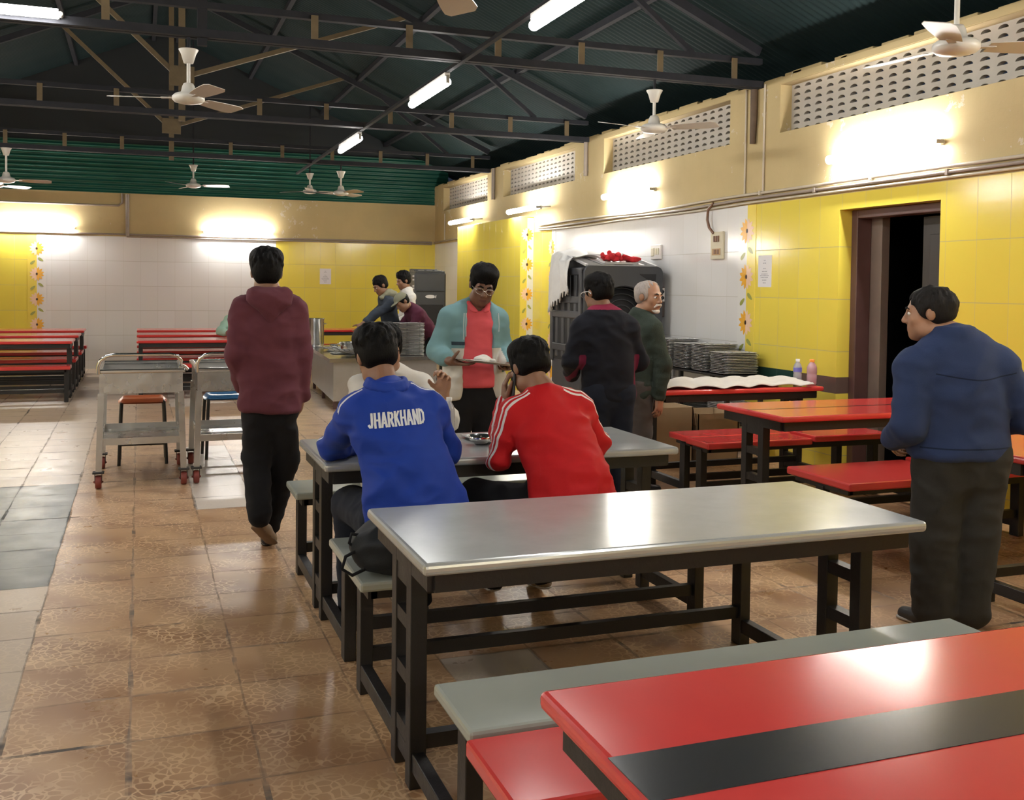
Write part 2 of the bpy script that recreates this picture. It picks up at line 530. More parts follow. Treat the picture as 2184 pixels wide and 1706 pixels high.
# lattice windows: slabs pierced by rows of half-moon holes
def lattice(name, y0, y1):
    m = MB()
    x0, x1 = X_R + .12, X_R + .165
    ny = max(4, round((y1 - y0 - .02) / .150)); nz = 7
    cy = (y1 - y0) / ny; cz = (NZ1 - NZ0) / nz
    arc = [(math.cos(t), math.sin(t)) for t in [PI * i / 8 for i in range(9)]]
    hole = [(.5 + .30 * a, .28 + .42 * b) for a, b in arc]
    hole += [(.20 + .60 * i / 4, .28) for i in range(1, 4)]
    n = len(hole)
    outer = []
    for hx, hz in hole:
        dx, dz = hx - .5, hz - .45
        s = min(.5 / abs(dx) if abs(dx) > 1e-6 else 9, ((.55 if dz > 0 else .45) / abs(dz)) if abs(dz) > 1e-6 else 9)
        outer.append((.5 + dx * s, .45 + dz * s))
    for i in range(ny):
        for j in range(nz):
            oy, oz = y0 + i * cy, NZ0 + j * cz
            f = [(x0, oy + a * cy, oz + b * cz) for a, b in outer]
            h = [(x0, oy + a * cy, oz + b * cz) for a, b in hole]
            g = [(x1, y_, z_) for _, y_, z_ in h]
            fs = []
            for k in range(n):
                q = (k + 1) % n
                fs.append((k, q, n + q, n + k)); fs.append((n + k, n + q, 2 * n + q, 2 * n + k))
            m.add(f + h + g, fs)
            for (a, b) in ((0, 0), (1, 0), (1, 1), (0, 1)):          # corner fill
                cpt = (x0, oy + a * cy, oz + b * cz)
                near = sorted(range(n), key=lambda k: (outer[k][0] - a) ** 2 + (outer[k][1] - b) ** 2)[:2]
                m.add([cpt, f[near[0]], f[near[1]]], [(0, 1, 2)])
    m.box((x1 + .0, y0, NZ0), (x1 + .004, y0 + .004, NZ1))
    # frame lining of the recess
    m.box((X_R + .001, y0, NZ0 - .012), (X_R + .12, y1, NZ0 + .002), 0, 1)
    m.box((X_R + .004, y0 - .002, NZ1 - .006), (X_R + .12, y1 + .002, NZ1 + .004), 0, 1)
    struct(name, m, [M_LATT, M_PLAST])
for i, (a, b) in enumerate(NICHES):
    lattice('window_%d' % (i + 1), a, b)

# doorway with its frame and the dark passage behind it
m = MB()
m.box((X_R + .12, D1 - .075, 0), (X_R + .26, D1 - .001, DZ - .001), 0.006)
m.box((X_R + .12, D0 + .001, 0), (X_R + .26, D0 + .05, DZ - .001), 0.006)
m.box((X_R + .12, D0 + .05, DZ - .07), (X_R + .26, D1 - .075, DZ - .001), 0.006)
m.box((X_R + .262, D1 - .20, 0), (X_R + .34, D1 - .05, DZ), 0.004, 1)
struct('door_1', m, [M_FRAME, M_FRAMEI])
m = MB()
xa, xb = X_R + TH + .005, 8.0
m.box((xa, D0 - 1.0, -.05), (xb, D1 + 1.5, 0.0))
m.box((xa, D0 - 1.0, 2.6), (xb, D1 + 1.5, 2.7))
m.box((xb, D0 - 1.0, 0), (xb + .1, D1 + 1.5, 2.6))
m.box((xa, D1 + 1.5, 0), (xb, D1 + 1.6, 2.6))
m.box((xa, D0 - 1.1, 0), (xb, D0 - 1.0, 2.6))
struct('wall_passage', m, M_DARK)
m = MB().box((X_R + .32, D0 + .06, 0.01), (X_R + .36, D0 + .52, DZ - .08), .004)
m.box((X_R + .312, D0 + .14, .2), (X_R + .325, D0 + .44, .95), .004).box((X_R + .312, D0 + .14, 1.1), (X_R + .325, D0 + .44, 1.95), .004)
struct('door_2', m, pr('dark_door_leaf', (0.035, 0.030, 0.028), .5, var=.2))

# tiled pier standing out of the right wall
P0, P1, PX = 13.76, 16.85, 5.165
tt = TILE_TOP; TILE_TOP = 2.52
MW_P = wall_mat('pier_tiles', 'y', [(0, 0, YEL)])
TILE_TOP = tt
struct('wall_pier', MB().box((PX, P0, 0), (X_R - .001, P1, 2.52), .004), MW_P)

# flower border tiles
M_BY = pr('border_yellow', (0.80, 0.64, 0.10), .16, var=.05)
M_BW = pr('border_white', (0.74, 0.74, 0.72), .16, var=.04)
M_PET = pr('petal_peach', (0.86, 0.60, 0.42), .2, var=.12, vscale=40)
M_PETO = pr('petal_orange', (0.84, 0.44, 0.06), .2, var=.2, vscale=40)
M_SEED = pr('flower_centre', (0.05, 0.025, 0.015), .3)
M_LEAF = pr('leaf_green', (0.34, 0.36, 0.10), .2, var=.2, vscale=30)
def border(name, fn, w, z0, z1, left_white=False):
    """fn(s, z, d): s across the strip, d out of the wall"""
    m = MB()
    a, b = (1, 0) if left_white else (0, 1)
    m.prism([fn(-w / 2, z0, 0), fn(0, z0, 0), fn(0, z1, 0), fn(-w / 2, z1, 0)], Vector(fn(0, 0, .004)) - Vector(fn(0, 0, 0)), a)
    m.prism([fn(0, z0, 0), fn(w / 2, z0, 0), fn(w / 2, z1, 0), fn(0, z1, 0)], Vector(fn(0, 0, .004)) - Vector(fn(0, 0, 0)), b)
    z = z1 - .24
    while z > z0 + .1:
        for half, mi in ((-1, 2), (1, 3)):
            if left_white: mi = 5 - mi
            pts = [fn(0, z, .006)]
            for i in range(25):
                t = -PI / 2 + PI * i / 24
                r = (.118 if i % 4 == 2 else (.098 if i % 2 == 1 else .078)) * (w / .285) ** .5
                pts.append(fn(half * math.cos(t) * r, z + math.sin(t) * r * 1.05, .006))
            for i in range(1, 25):
                m.add([pts[0], pts[i], pts[i + 1]], [(0, 1, 2)], mi)
        m.poly([fn(.017 * math.cos(t), z + .022 * math.sin(t), .0075) for t in [2 * PI * i / 10 for i in range(10)]], 4)
        for sx, zz, rot in ((-.062, z - .235, .7), (.062, z - .185, -.6)):
            lf = []
            for i in range(14):
                t = 2 * PI * i / 14
                u, v = .050 * math.cos(t), .020 * math.sin(t) * (1 - .3 * math.cos(t))
                lf.append(fn((sx + u * math.cos(rot) - v * math.sin(rot)) * (w / .285), zz + u * math.sin(rot) + v * math.cos(rot), .006))
            m.poly(lf, 5)
        z -= .43
    struct(name, m, [M_BY, M_BW, M_PET, M_PETO, M_SEED, M_LEAF])
border('trim_1', lambda s, z, d: (-1.625 + s, Y_B - d, z), .285, 0.0, TILE_TOP)
border('trim_2', lambda s, z, d: (X_R - d, 8.235 - s, z), .285, 0.81, TILE_TOP, True)
border('trim_3', lambda s, z, d: (X_R - d, 13.06 - s, z), .27, 0.0, TILE_TOP)
border('trim_4', lambda s, z, d: (5.27 + s, P0 - d, z), .195, 0.0, 2.50)

# ------------------------------------------------------------------ roof
RX, EZ, SL = 0.45, 3.80, 0.43
def roof_z(x): return EZ + SL * (5.37 - RX - abs(x - RX))
m = MB()
ys = np.arange(-3.2, 19.35, .019)
for sgn in (1, -1):
    xs = [RX, RX + sgn * 1.6, RX + sgn * 3.2, RX + sgn * 4.6, RX + sgn * 5.62]
    vs = [(x, y, roof_z(x) + .0095 * math.sin(2 * PI * y / .078)) for y in ys for x in xs]
    n = len(xs)
    m.add(vs, [(i * n + k, i * n + k + 1, (i + 1) * n + k + 1, (i + 1) * n + k) for i in range(len(ys) - 1) for k in range(n - 1)], 0, True)
m.box((RX - .06, -3.2, roof_z(RX) + .02), (RX + .06, 19.35, roof_z(RX) + .05))
struct('ceiling', m, M_ROOF)
m = MB()
zs = np.arange(3.05, 3.92, .012)
m.add([(x, Y_B + .05 + .012 * math.sin(2 * PI * z / .076), z) for z in zs for x in (-6.3, 5.64)], [(2 * i, 2 * i + 1, 2 * i + 3, 2 * i + 2) for i in range(len(zs) - 1)], 0, True)
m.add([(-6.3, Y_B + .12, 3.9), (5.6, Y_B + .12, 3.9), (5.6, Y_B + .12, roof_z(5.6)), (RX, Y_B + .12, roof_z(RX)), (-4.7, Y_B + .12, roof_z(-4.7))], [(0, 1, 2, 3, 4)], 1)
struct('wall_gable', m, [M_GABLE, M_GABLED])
m = MB()
for x in (-3.6, -2.3, -1.0, 0.25, 0.65, 1.9, 3.2, 4.4):
    m.box((x - .03, -3.0, roof_z(x) - .085), (x + .03, 19.1, roof_z(x) - .015))
struct('trim_5', m, M_TRUSS)

def truss(y, label):
    r = thing('roof_truss', label, 'roof truss', (RX, y, 0), 0, 'roof trusses')
    def P(x, z, dy=0): return (x - RX, dy, z)
    xl, xr = -4.5, 5.37
    MB().bar(P(xl, 3.385, -.035), P(xr, 3.385, -.035), .05, .06).bar(P(xl, 3.385, .035), P(xr, 3.385, .035), .05, .06).build('lower_chord', M_TRUSS, r)
    MB().bar(P(xl, 3.60), P(xr, 3.60), .06, .05).build('upper_chord', M_TRUSS, r)
    for k in range(13):
        x = -4.0 + k * .755
        if abs(x - RX) < .2: continue
        MB().bar(P(x, 3.40, -.05), P(x, 3.60, -.05), .012, .055, up=(1, 0, 0)).build('batten', M_TRUSSB, r)
    MB().bar(P(RX, 3.30), P(RX, roof_z(RX) - .1), .07, .05, up=(0, 1, 0)).build('king_post', M_TRUSSB if y > 11 else M_TRUSS, r)
    MB().box((-.13, -.045, 3.68), (.13, -.03, 3.90)).build('gusset', M_TRUSSB, r)
    MB().bar(P(RX + .05, 3.80), P(3.0, roof_z(3.0) - .12), .05, .05).build('diagonal', M_TRUSSB, r)
    MB().bar(P(RX - .05, 3.80), P(-1.05, roof_z(-1.05) - .12), .05, .05).build('diagonal', M_TRUSSB, r)
    for s in (1, -1):
        MB().bar(P(RX, roof_z(RX) - .12), P(RX + s * 4.9, roof_z(RX + 4.9) - .12), .06, .08).build('rafter', M_TRUSS, r)
        MB().bar(P(RX + s * 3.0, roof_z(3.4) - .12), P(RX + s * 4.2, 3.62), .045, .045).build('strut', M_TRUSS, r)
for y, l in ((4.23, 'nearest dark steel roof truss almost overhead, only partly in view'), (8.075, 'dark steel roof truss in front of the nearest white ceiling fan'),
             (11.92, 'dark steel roof truss with double bottom chord, middle one in view'), (15.77, 'farthest dark steel roof truss, before the green sheet gable')):
    truss(y, l)

# lamps -----------------------------------------------------------------
M_BATT = pr('white_lamp_batten', (0.75, 0.75, 0.74), .4, var=.03)
M_HOLD = pr('grey_lamp_holder', (0.30, 0.28, 0.25), .5, var=.1)
def lamp(label, p, q, out, group, r=.036):
    """tube light from p to q, tube standing off along out"""
    p = Vector(p); q = Vector(q); out = Vector(out)
    c = (p + q) / 2
    t = thing('tube_light', label, 'tube light', c, 0, group)
    d = (q - p).normalized(); L = (q - p).length
    a, b = -d * L / 2, d * L / 2
    MB().bar(a, b, .045, .035, up=out).build('batten', M_BATT, t)
    for e_, s in ((a, 1), (b, -1)):
        MB().tube([e_ + out * .01 - d * s * .012, e_ + out * .078 - d * s * .012], .017, 8).build('lamp_holder', M_HOLD, t)
    MB().tube([a + out * .062 + d * .005, b + out * .062 - d * .005], r, 12).build('tube', M_TUBE, t)
    return t
LW = 'tube lights along the right wall'
for y0, y1, x, z, lab in ((5.76, 6.95, X_R, 2.575, 'glowing tube light on the ochre wall above the dark doorway'), (10.05, 11.24, X_R, 2.605, 'glowing tube light above the big black air cooler'),
                          (12.97, 14.10, X_R - .19, 2.60, 'glowing tube light over the near end of the yellow tiled pier'), (15.94, 17.08, X_R - .19, 2.60, 'glowing tube light over the far end of the yellow tiled pier')):
    lt = lamp(lab, (x - .02, y0, z), (x - .02, y1, z), (-1, 0, 0), LW)
    if x < X_R:
        for dy in (-.4, .4):
            MB().bar((0, dy, .01), (X_R - x + .021, dy, .03), .02, .02).build('wall_bracket', M_HOLD, lt)
lamp('added fill tube light on the right wall, unseen outside the frame', (X_R - .02, 2.2, 2.6), (X_R - .02, 3.4, 2.6), (-1, 0, 0), LW)  # extra unseen lamp, added to brighten the near end of the hall
LB = 'tube lights along the back wall'
lamp('glowing tube light at the far left of the back wall', (-2.3, Y_B - .02, 2.42), (-1.05, Y_B - .02, 2.42), (0, -1, 0), LB, .038)
lamp('glowing tube light on the back wall above the man in the maroon hoodie', (1.10, Y_B - .02, 2.415), (2.27, Y_B - .02, 2.415), (0, -1, 0), LB, .038)
LC = 'tube lights hanging from the overhead runner'
ZL = 3.335
for y0, y1, lab in ((5.2, 6.46, 'glowing overhead tube light nearest the camera, cut by the top edge'), (8.5, 9.72, 'glowing overhead tube light in the middle of the runner'),
                    (12.2, 13.46, 'farthest glowing overhead tube light on the runner, before the green gable')):
    lamp(lab, (2.50, y0, ZL), (2.50, y1, ZL), (0, 0, -1), LC)
m = MB().bar((2.50, -1, ZL + .03), (2.50, 17.4, ZL + .03), .04, .03)
tag(m.build('light_runner', M_TRUSS), 'dark steel runner carrying the row of overhead tube lights', 'rail')
lamp('glowing overhead tube light at the upper left corner', (-1.75, 8.0, 3.405), (-.53, 8.0, 3.405), (0, -1, 0), 'tube lights on the roof trusses')
lamp('added fill tube light on the front wall, unseen behind the camera', (-2.2, -2.98, 2.6), (-1.0, -2.98, 2.6), (0, 1, 0), 'added fill tube lights on the front wall')  # this lamp and the next are invented fill light, never in view
lamp('added fill tube light on the front wall, unseen right behind the camera', (2.2, -2.98, 2.6), (3.4, -2.98, 2.6), (0, 1, 0), 'added fill tube lights on the front wall')
for k, y in enumerate((1.5, 6.5, 12.0)):  # out-of-view left wall lamps put in to raise the overall brightness
    lamp('added unseen fill tube light on the left wall, ' + ('nearest the front wall', 'half way along the hall', 'nearest the back wall')[k], (-6.18, y, 2.6), (-6.18, y + 1.2, 2.6), (1, 0, 0), 'added fill tube lights along the left wall')

for k, y in enumerate((-1.6, 2.0, 5.6, 9.2, 12.8)):  # made-up overhead row beyond the left edge, there to light the floor
    lamp('added overhead fill tube light, unseen left of the frame, above the left aisle', (-3.0, y, 3.335), (-3.0, y + 1.22, 3.335), (0, 0, -1), 'added overhead fill tube lights left of the frame')
for k, y in enumerate((-2.2, 1.5)):  # fill lamps added behind the camera for more light, out of view
    lamp('added overhead fill tube light, unseen above and behind the camera', (2.5, y, ZL), (2.5, y + 1.22, ZL), (0, 0, -1), 'added overhead fill tube lights behind the camera')
# fans ------------------------------------------------------------------
M_FAN = pr('white_fan_enamel', (0.62, 0.60, 0.55), .35, var=.08)
M_BLADE = pr('dusty_fan_blade', (0.46, 0.42, 0.38), .4, var=.12)
def fan(label, x, y, z, base, hang, top_z=None):
    t = thing('ceiling_fan', label, 'ceiling fan', (x, y, z), 0, 'white ceiling fans')
    MB().lathe([(.02, .115), (.035, .11), (.045, .09), (.055, .045), (.10, .03), (.118, .012), (.118, -.012), (.10, -.03), (.05, -.042), (0, -.044)]).build('motor', M_FAN, t)
    MB().lathe([(.018, hang - .10), (.035, hang - .098), (.055, hang - .03), (.072, hang), (.072, hang + .004), (0, hang + .004)], seg=20).build('canopy', M_FAN, t)
    mr = MB().tube([(0, 0, .1), (0, 0, hang - .05)], .014, 10)
    mr.build('downrod', M_FAN, t)
    if top_z:
        MB().tube([(0, 0, hang), (0, 0, top_z - z)], .012, 8).build('hanger', M_TRUSS, t)
    for k in range(3):
        a = math.radians(base + 120 * k)
        R = Matrix.Rotation(a, 4, 'Z')
        m = MB()
        L0, L1 = .16, .575
        rows = []
        for i in range(9):
            s = i / 8; u = L0 + (L1 - L0) * s
            w = .055 + .025 * math.sin(PI * min(1, s * 1.1) * .55)
            if i == 8: w *= .75
            tw = math.radians(-11)
            rows.append([R @ Vector((u, -w * math.cos(tw), -w * math.sin(tw) + .002)), R @ Vector((u, w * math.cos(tw), w * math.sin(tw) + .002)),
                         R @ Vector((u, w * math.cos(tw), w * math.sin(tw) - .002)), R @ Vector((u, -w * math.cos(tw), -w * math.sin(tw) - .002))])
        vs = [v for r_ in rows for v in r_]
        fs = []
        for i in range(8):
            for q in range(4):
                fs.append((i * 4 + q, i * 4 + (q + 1) % 4, i * 4 + 4 + (q + 1) % 4, i * 4 + 4 + q))
        fs += [(3, 2, 1, 0), (32, 33, 34, 35)]
        m.add(vs, fs)
        m.bar(R @ Vector((.10, 0, 0)), R @ Vector((.20, 0, 0)), .04, .008)
        m.build('blade', M_BLADE, t)
    return t
fan('large white ceiling fan above the trolleys, nearest on the left', .352, 8.075, 2.90, 167, .36, 3.37)
fan('white ceiling fan beside the middle lattice window', 4.28, 8.075, 2.925, 192, .33, 3.37)
fan('white ceiling fan at the upper right in front of the near lattice window', 4.0, 4.23, 2.79, 218, .36, 3.37)
fan('small far white ceiling fan before the green gable above the hooded man', .84, 17.5, 3.10, 225, .33, 5.5)
fan('far white ceiling fan, left one of the pair near the runner end', 2.81, 18.0, 3.13, 20, .31, 4.7)
fan('far white ceiling fan, right one of the pair near the runner end', 2.94, 15.77, 2.925, 50, .33, 3.37)
fan('white ceiling fan at the left edge of the view', -1.73, 15.77, 2.91, 5, .44, 3.37)
fan('white ceiling fan half cut by the left edge, behind another fan', -2.07, 17.5, 2.98, 40, .5, 5.0)
fan('white ceiling fan over the camera, only a blade tip in view', 1.20, 4.23, 2.83, 62, .5, 3.37)

# conduits and pipes ------------------------------------------------------
def pipe(name, label, pts, r, mat, cat='pipe', group=None, clips=()):
    m = MB().tube(pts, r, 8)
    for c in clips:
        m.box((c[0] - .02, c[1] - .012, c[2] - .02), (c[0] + .02, c[1] + .012, c[2] + .02))
    return tag(m.build(name, mat), label, cat, group)
def sag(z0, amp, ph):
    return [(X_R - .022, y, z0 + amp * math.sin(y * 1.7 + ph) * max(0, min(1, (y - 8.0) / 1.5)) - .020 * max(0, min(1, (13.7 - y) / 2)) * max(0, min(1, (y - 8.2) / 2))) for y in np.arange(1.0, 13.75, .25)]
pipe('conduit', 'topmost cream electric conduit along the top of the tiles on the right wall', sag(2.395, .012, 0), .013, M_PIPEW, 'conduit', 'conduits along the right wall', [(X_R - .022, y, 2.395) for y in (2, 3.5, 5, 6.5, 8)])
pipe('conduit', 'middle brown electric conduit along the top of the tiles on the right wall', sag(2.355, .010, 1.3), .014, M_PIPE, 'conduit', 'conduits along the right wall', [(X_R - .022, y, 2.355) for y in (2.7, 4.2, 5.7, 7.2)])
pipe('conduit', 'lowest cream electric conduit along the top of the tiles on the right wall', sag(2.32, .008, 2.2), .011, M_PIPEW, 'conduit', 'conduits along the right wall')
pipe('conduit', 'upper brown conduit along the back wall tiles', [(-6.1, Y_B - .022, 2.335), (5.3, Y_B - .022, 2.335)], .016, M_PIPE, 'conduit', 'conduits along the back wall')
pipe('conduit', 'lower brown conduit along the back wall tiles', [(-.2, Y_B - .022, 2.297), (5.3, Y_B - .022, 2.297)], .012, M_PIPE, 'conduit', 'conduits along the back wall')
pipe('conduit', 'short run of conduits on the white wall beyond the yellow pier', [(X_R - .022, 16.87, 2.36), (X_R - .022, 18.95, 2.33)], .014, M_PIPE, 'conduit')
pipe('water_pipe', 'brown vertical pipe on the back wall, left of the lamp', [(-.185, Y_B - .035, 2.31), (-.185, Y_B - .035, 3.03)], .032, M_PIPE)
pipe('water_pipe', 'thin pipe running left from the vertical pipe on the back wall', [(-.27, Y_B - .02, 3.04), (-.27, Y_B - .02, 2.88), (-.33, Y_B - .02, 2.83), (-6.0, Y_B - .02, 2.84)], .017, M_PIPE)
pipe('rain_pipe', 'dark rusty pipe stub hanging below the truss end on the right wall', [(X_R - .035, 8.12, 3.42), (X_R - .035, 8.12, 3.1), (X_R - .03, 8.14, 2.86)], [.034, .032, .026], pr('rusty_pipe', (.10, .065, .04), .7, var=.3, vscale=14))
for y, l in ((8.28, 'left'), (7.98, 'right')):
    pipe('conduit', 'thin cream vertical conduit on the %s side of the rusty pipe stub' % l, [(X_R - .012, y, 2.40), (X_R - .012, y, 3.38)], .010, M_PIPEW, 'conduit', 'vertical conduits on the right wall')
pipe('rain_pipe', 'grey pipe bracket on the right wall beside the second lattice window', [(X_R - .03, 11.90, 3.4), (X_R - .03, 11.90, 2.93)], .026, M_PIPE)
pipe('rain_pipe', 'grey pipe bracket on the right wall beside the third lattice window', [(X_R - .03, 15.5, 3.4), (X_R - .03, 15.5, 2.9)], .03, M_PIPE)
pipe('conduit', 'thin white conduit in the far right corner of the hall', [(X_R - .012, 18.3, 2.36), (X_R - .012, 18.3, 2.85)], .014, M_PIPEW, 'conduit')

# switchboards, notices ---------------------------------------------------
t = thing('switchboard', 'cream switchboard with brown switches and socket beside the flower border', 'switchboard', (X_R, 8.735, 1.94))
MB().box((-.03, -.11, -.135), (-.001, .11, .135), .006).build('plate', M_CREAMSW, t)
for k in range(3):
    MB().box((-.040, -.05 + k * .036, .035), (-.028, -.022 + k * .036, .095), .003).build('switch', M_BROWNSW, t)
s_ = MB().box((-.036, -.075, -.095), (-.028, .075, -.03), .003).build('socket', pr('tan_socket', (.45, .28, .13), .45), t)
MB().box((-.040, -.055, -.085), (-.034, -.02, -.04), .002).box((-.040, .0, -.085), (-.034, .035, -.04), .002).build('socket_hole', M_BROWNSW, s_)
pts = [(X_R - .03, 8.80, 2.36), (X_R - .05, 8.87, 2.30), (X_R - .05, 8.88, 2.2), (X_R - .045, 8.85, 2.12), (X_R - .03, 8.79, 2.06)]
pipe('cable', 'dark looped cable feeding the cream switchboard', pts, .014, M_BROWNSW, 'cable')
t = thing('switchboard', 'small white switchboard above the right end of the air cooler', 'switchboard', (X_R, 9.995, 1.91))
MB().box((-.028, -.115, -.08), (-.001, .115, .08), .006).build('plate', M_WHITEPL, t)
for k in range(2):
    MB().box((-.036, -.08 + k * .05, -.03), (-.026, -.04 + k * .05, .04), .003).build('switch', M_CREAMSW, t)
MB().box((-.036, .03, -.045), (-.026, .095, .045), .004).build('socket', M_CREAMSW, t)
def notice(label, fn):
    m = MB()
    w, h = .21, .29
    m.prism([fn(-w / 2, -h / 2, .001), fn(w / 2, -h / 2, .001), fn(w / 2, h / 2, .001), fn(-w / 2, h / 2, .001)], Vector(fn(0, 0, .002)) - Vector(fn(0, 0, 0)), 0)
    for z, l in ((.095, .03), (.07, .05), (.02, .04), (-.005, .08), (-.03, .10), (-.045, .14), (-.06, .12), (-.085, .07), (-.11, .05)):
        n = max(2, int(l / .018))
        for k in range(n):
            a = -l / 2 + k * l / n
            m.poly([fn(a, z, .0042), fn(a + l / n * .72, z, .0042), fn(a + l / n * .72, z + .007, .0042), fn(a, z + .007, .0042)], 1)
    return tag(m.build('paper_notice', [M_PAPER, M_INK]), label, 'notice')
notice('white paper notice on the yellow back wall tiles', lambda s, z, d: (3.262 + s, Y_B - d, 1.655 + z))
notice('white paper notice beside the flower border left of the dark doorway', lambda s, z, d: (X_R - d, 7.94 - s, 1.68 + z))
# ------------------------------------------------------------------ dining sets: a table and its two benches on one welded frame
def dining_set(label, x0, x1, c, top, seat, edge, group, near=((-.795, -.48),), far=((.47, .825),), tops=None, stripe=None, seat_th=.036, seat_spans=None):
    r = thing('dining_table', label, 'dining table', ((x0 + x1) / 2, c, 0), 0, group)
    hx = (x1 - x0) / 2
    m = MB()
    m.box((-hx, -.375, .713), (hx, .375, .75), .014, 0, seg=3)
    tt_ = m.build('tabletop', top, r)
    if stripe:
        MB().box((-hx + .004, -stripe, .7495), (hx - .004, stripe, .7512)).build('stripe', M_STRIPE, tt_)
    m = MB()
    ax = hx - .045
    for s in (-1, 1):
        m.box((-ax, s * .315 - .018, .655), (ax, s * .315 + .018, .7125))
        m.box((s * ax - .018, -.315, .655), (s * ax + .018, .315, .7125))
    m.build('apron', M_BLACK, r)
    for s in (-1, 1):
        x = s * (hx - .052)
        lm = MB()
        for dy in (-.11, .075):
            lm.box((x - .026, dy - .028, 0.0), (x + .026, dy + .028, .70), .003)
        for z0, z1 in ((.12, .17), (.30, .345), (.47, .515), (.60, .70)):
            lm.box((x - .022, -.085, z0), (x + .022, .05, z1))
        lm.build('leg_frame', M_BLACK, r)
    ext = []
    for spans, sg in ((near, -1), (far, 1)):
        if not spans: continue
        for (a, b) in spans:
            sx = seat_spans or ((-hx, hx, .46),)
            for (u0, u1, zt) in sx:
                MB().box((u0, a, zt - seat_th), (u1, b, zt), .010, 0, seg=2).build('bench_seat', seat, r)
            mid = (a + b) / 2
            ext.append(mid)
            m = MB()
            m.box((-hx + .05, a + .05, .385), (hx - .05, a + .085, .4235)); m.box((-hx + .05, b - .085, .385), (hx - .05, b - .05, .4235))
            for s in (-1, 1):
                m.box((s * (hx - .055) - .017, a + .05, .385), (s * (hx - .055) + .017, b - .05, .4235))
            m.build('seat_frame', M_BLACK, r)
            for s in (-1, 1):
                x = s * (hx - .055)
                MB().box((x - .024, mid - .035, 0), (x + .024, mid + .035, .40), .003).build('bench_leg', M_BLACK, r)
            MB().box((-hx + .06, mid - .016, .115), (hx - .06, mid + .016, .165)).build('stretcher', M_BLACK, r)
    MB().box((-hx + .06, -.125, .115), (hx - .06, -.085, .16)).build('stretcher', M_BLACK, r)
    if ext:
        lo, hi = min(ext + [-.1]), max(ext + [.1])
        for s in (-1, 1):
            x = s * (hx - .053)
            MB().box((x - .02, lo, .055), (x + .02, hi, .112), .003).build('floor_rail', M_BLACK, r)
    return r

GG, GR, GS, GF, GK = 'steel topped dining tables', 'red dining tables by the right wall', 'red', 'red dining tables at the back left', 'red dining tables at the back'
dining_set('steel-topped dining table where the blue and red jacketed men sit', .742, 2.455, 4.69, M_TSTEEL, M_BSTEEL, M_EDGE, GG)
dining_set('empty steel-topped dining table in the foreground reflecting a lamp', .735, 2.475, 3.06, M_TSTEEL, M_BSTEEL, M_EDGE, GG)
dining_set('red foreground dining table with a broad dark stripe, nearest the camera', .715, 3.3, 1.405, M_RED, M_RED, M_REDEDGE, 'red dining tables', near=None, far=((.50, .83),), stripe=.075, seat_th=.045)
dining_set('red dining table by the right wall, in front of the doorway', 3.63, 5.20, 5.53, M_RED, M_RED, M_REDEDGE, 'red dining tables', stripe=.012,
           near=((-.99, -.41),), far=((.49, .79),), seat_th=.045, seat_spans=((-.775, .085, .46), (.105, .76, .475)))
dining_set('red dining table covered by a white sheet, by the plate rack', 3.67, 5.11, 7.08, M_RED, M_RED, M_REDEDGE, 'red dining tables', near=((-.76, -.46),), far=None, seat_th=.045, seat_spans=((-.72, .14, .46), (.16, .72, .475)))
dining_set('red dining table at the right edge behind the man in the navy jacket', 3.86, 5.30, 3.95, M_RED, M_RED, M_REDEDGE, 'red dining tables', near=((-.80, -.47),), far=None, seat_th=.045)
NB, FB = ((-.745, -.45),), ((.45, .745),)
for c, l in ((14.46, 'nearest of the three red dining tables at the back left'), (15.97, 'middle of the three red dining tables at the back left'), (17.48, 'farthest of the three red dining tables at the back left, by the flower border')):
    dining_set(l, -2.65, -.80, c, M_RED, M_RED, M_REDEDGE, 'red dining tables', near=NB, far=FB, seat_th=.045)
for c, l in ((14.46, 'nearest red dining table of the row behind the two trolleys'), (15.96, 'middle red dining table of the row behind the two trolleys'), (17.46, 'farthest red dining table of the row behind the two trolleys')):
    dining_set(l, -.03, 1.75, c, M_RED, M_RED, M_REDEDGE, 'red dining tables', near=NB, far=FB, seat_th=.045)
dining_set('red dining table against the yellow back wall behind the serving counter', 2.45, 4.10, 17.35, M_RED, M_RED, M_REDEDGE, 'red dining tables', seat_th=.045)
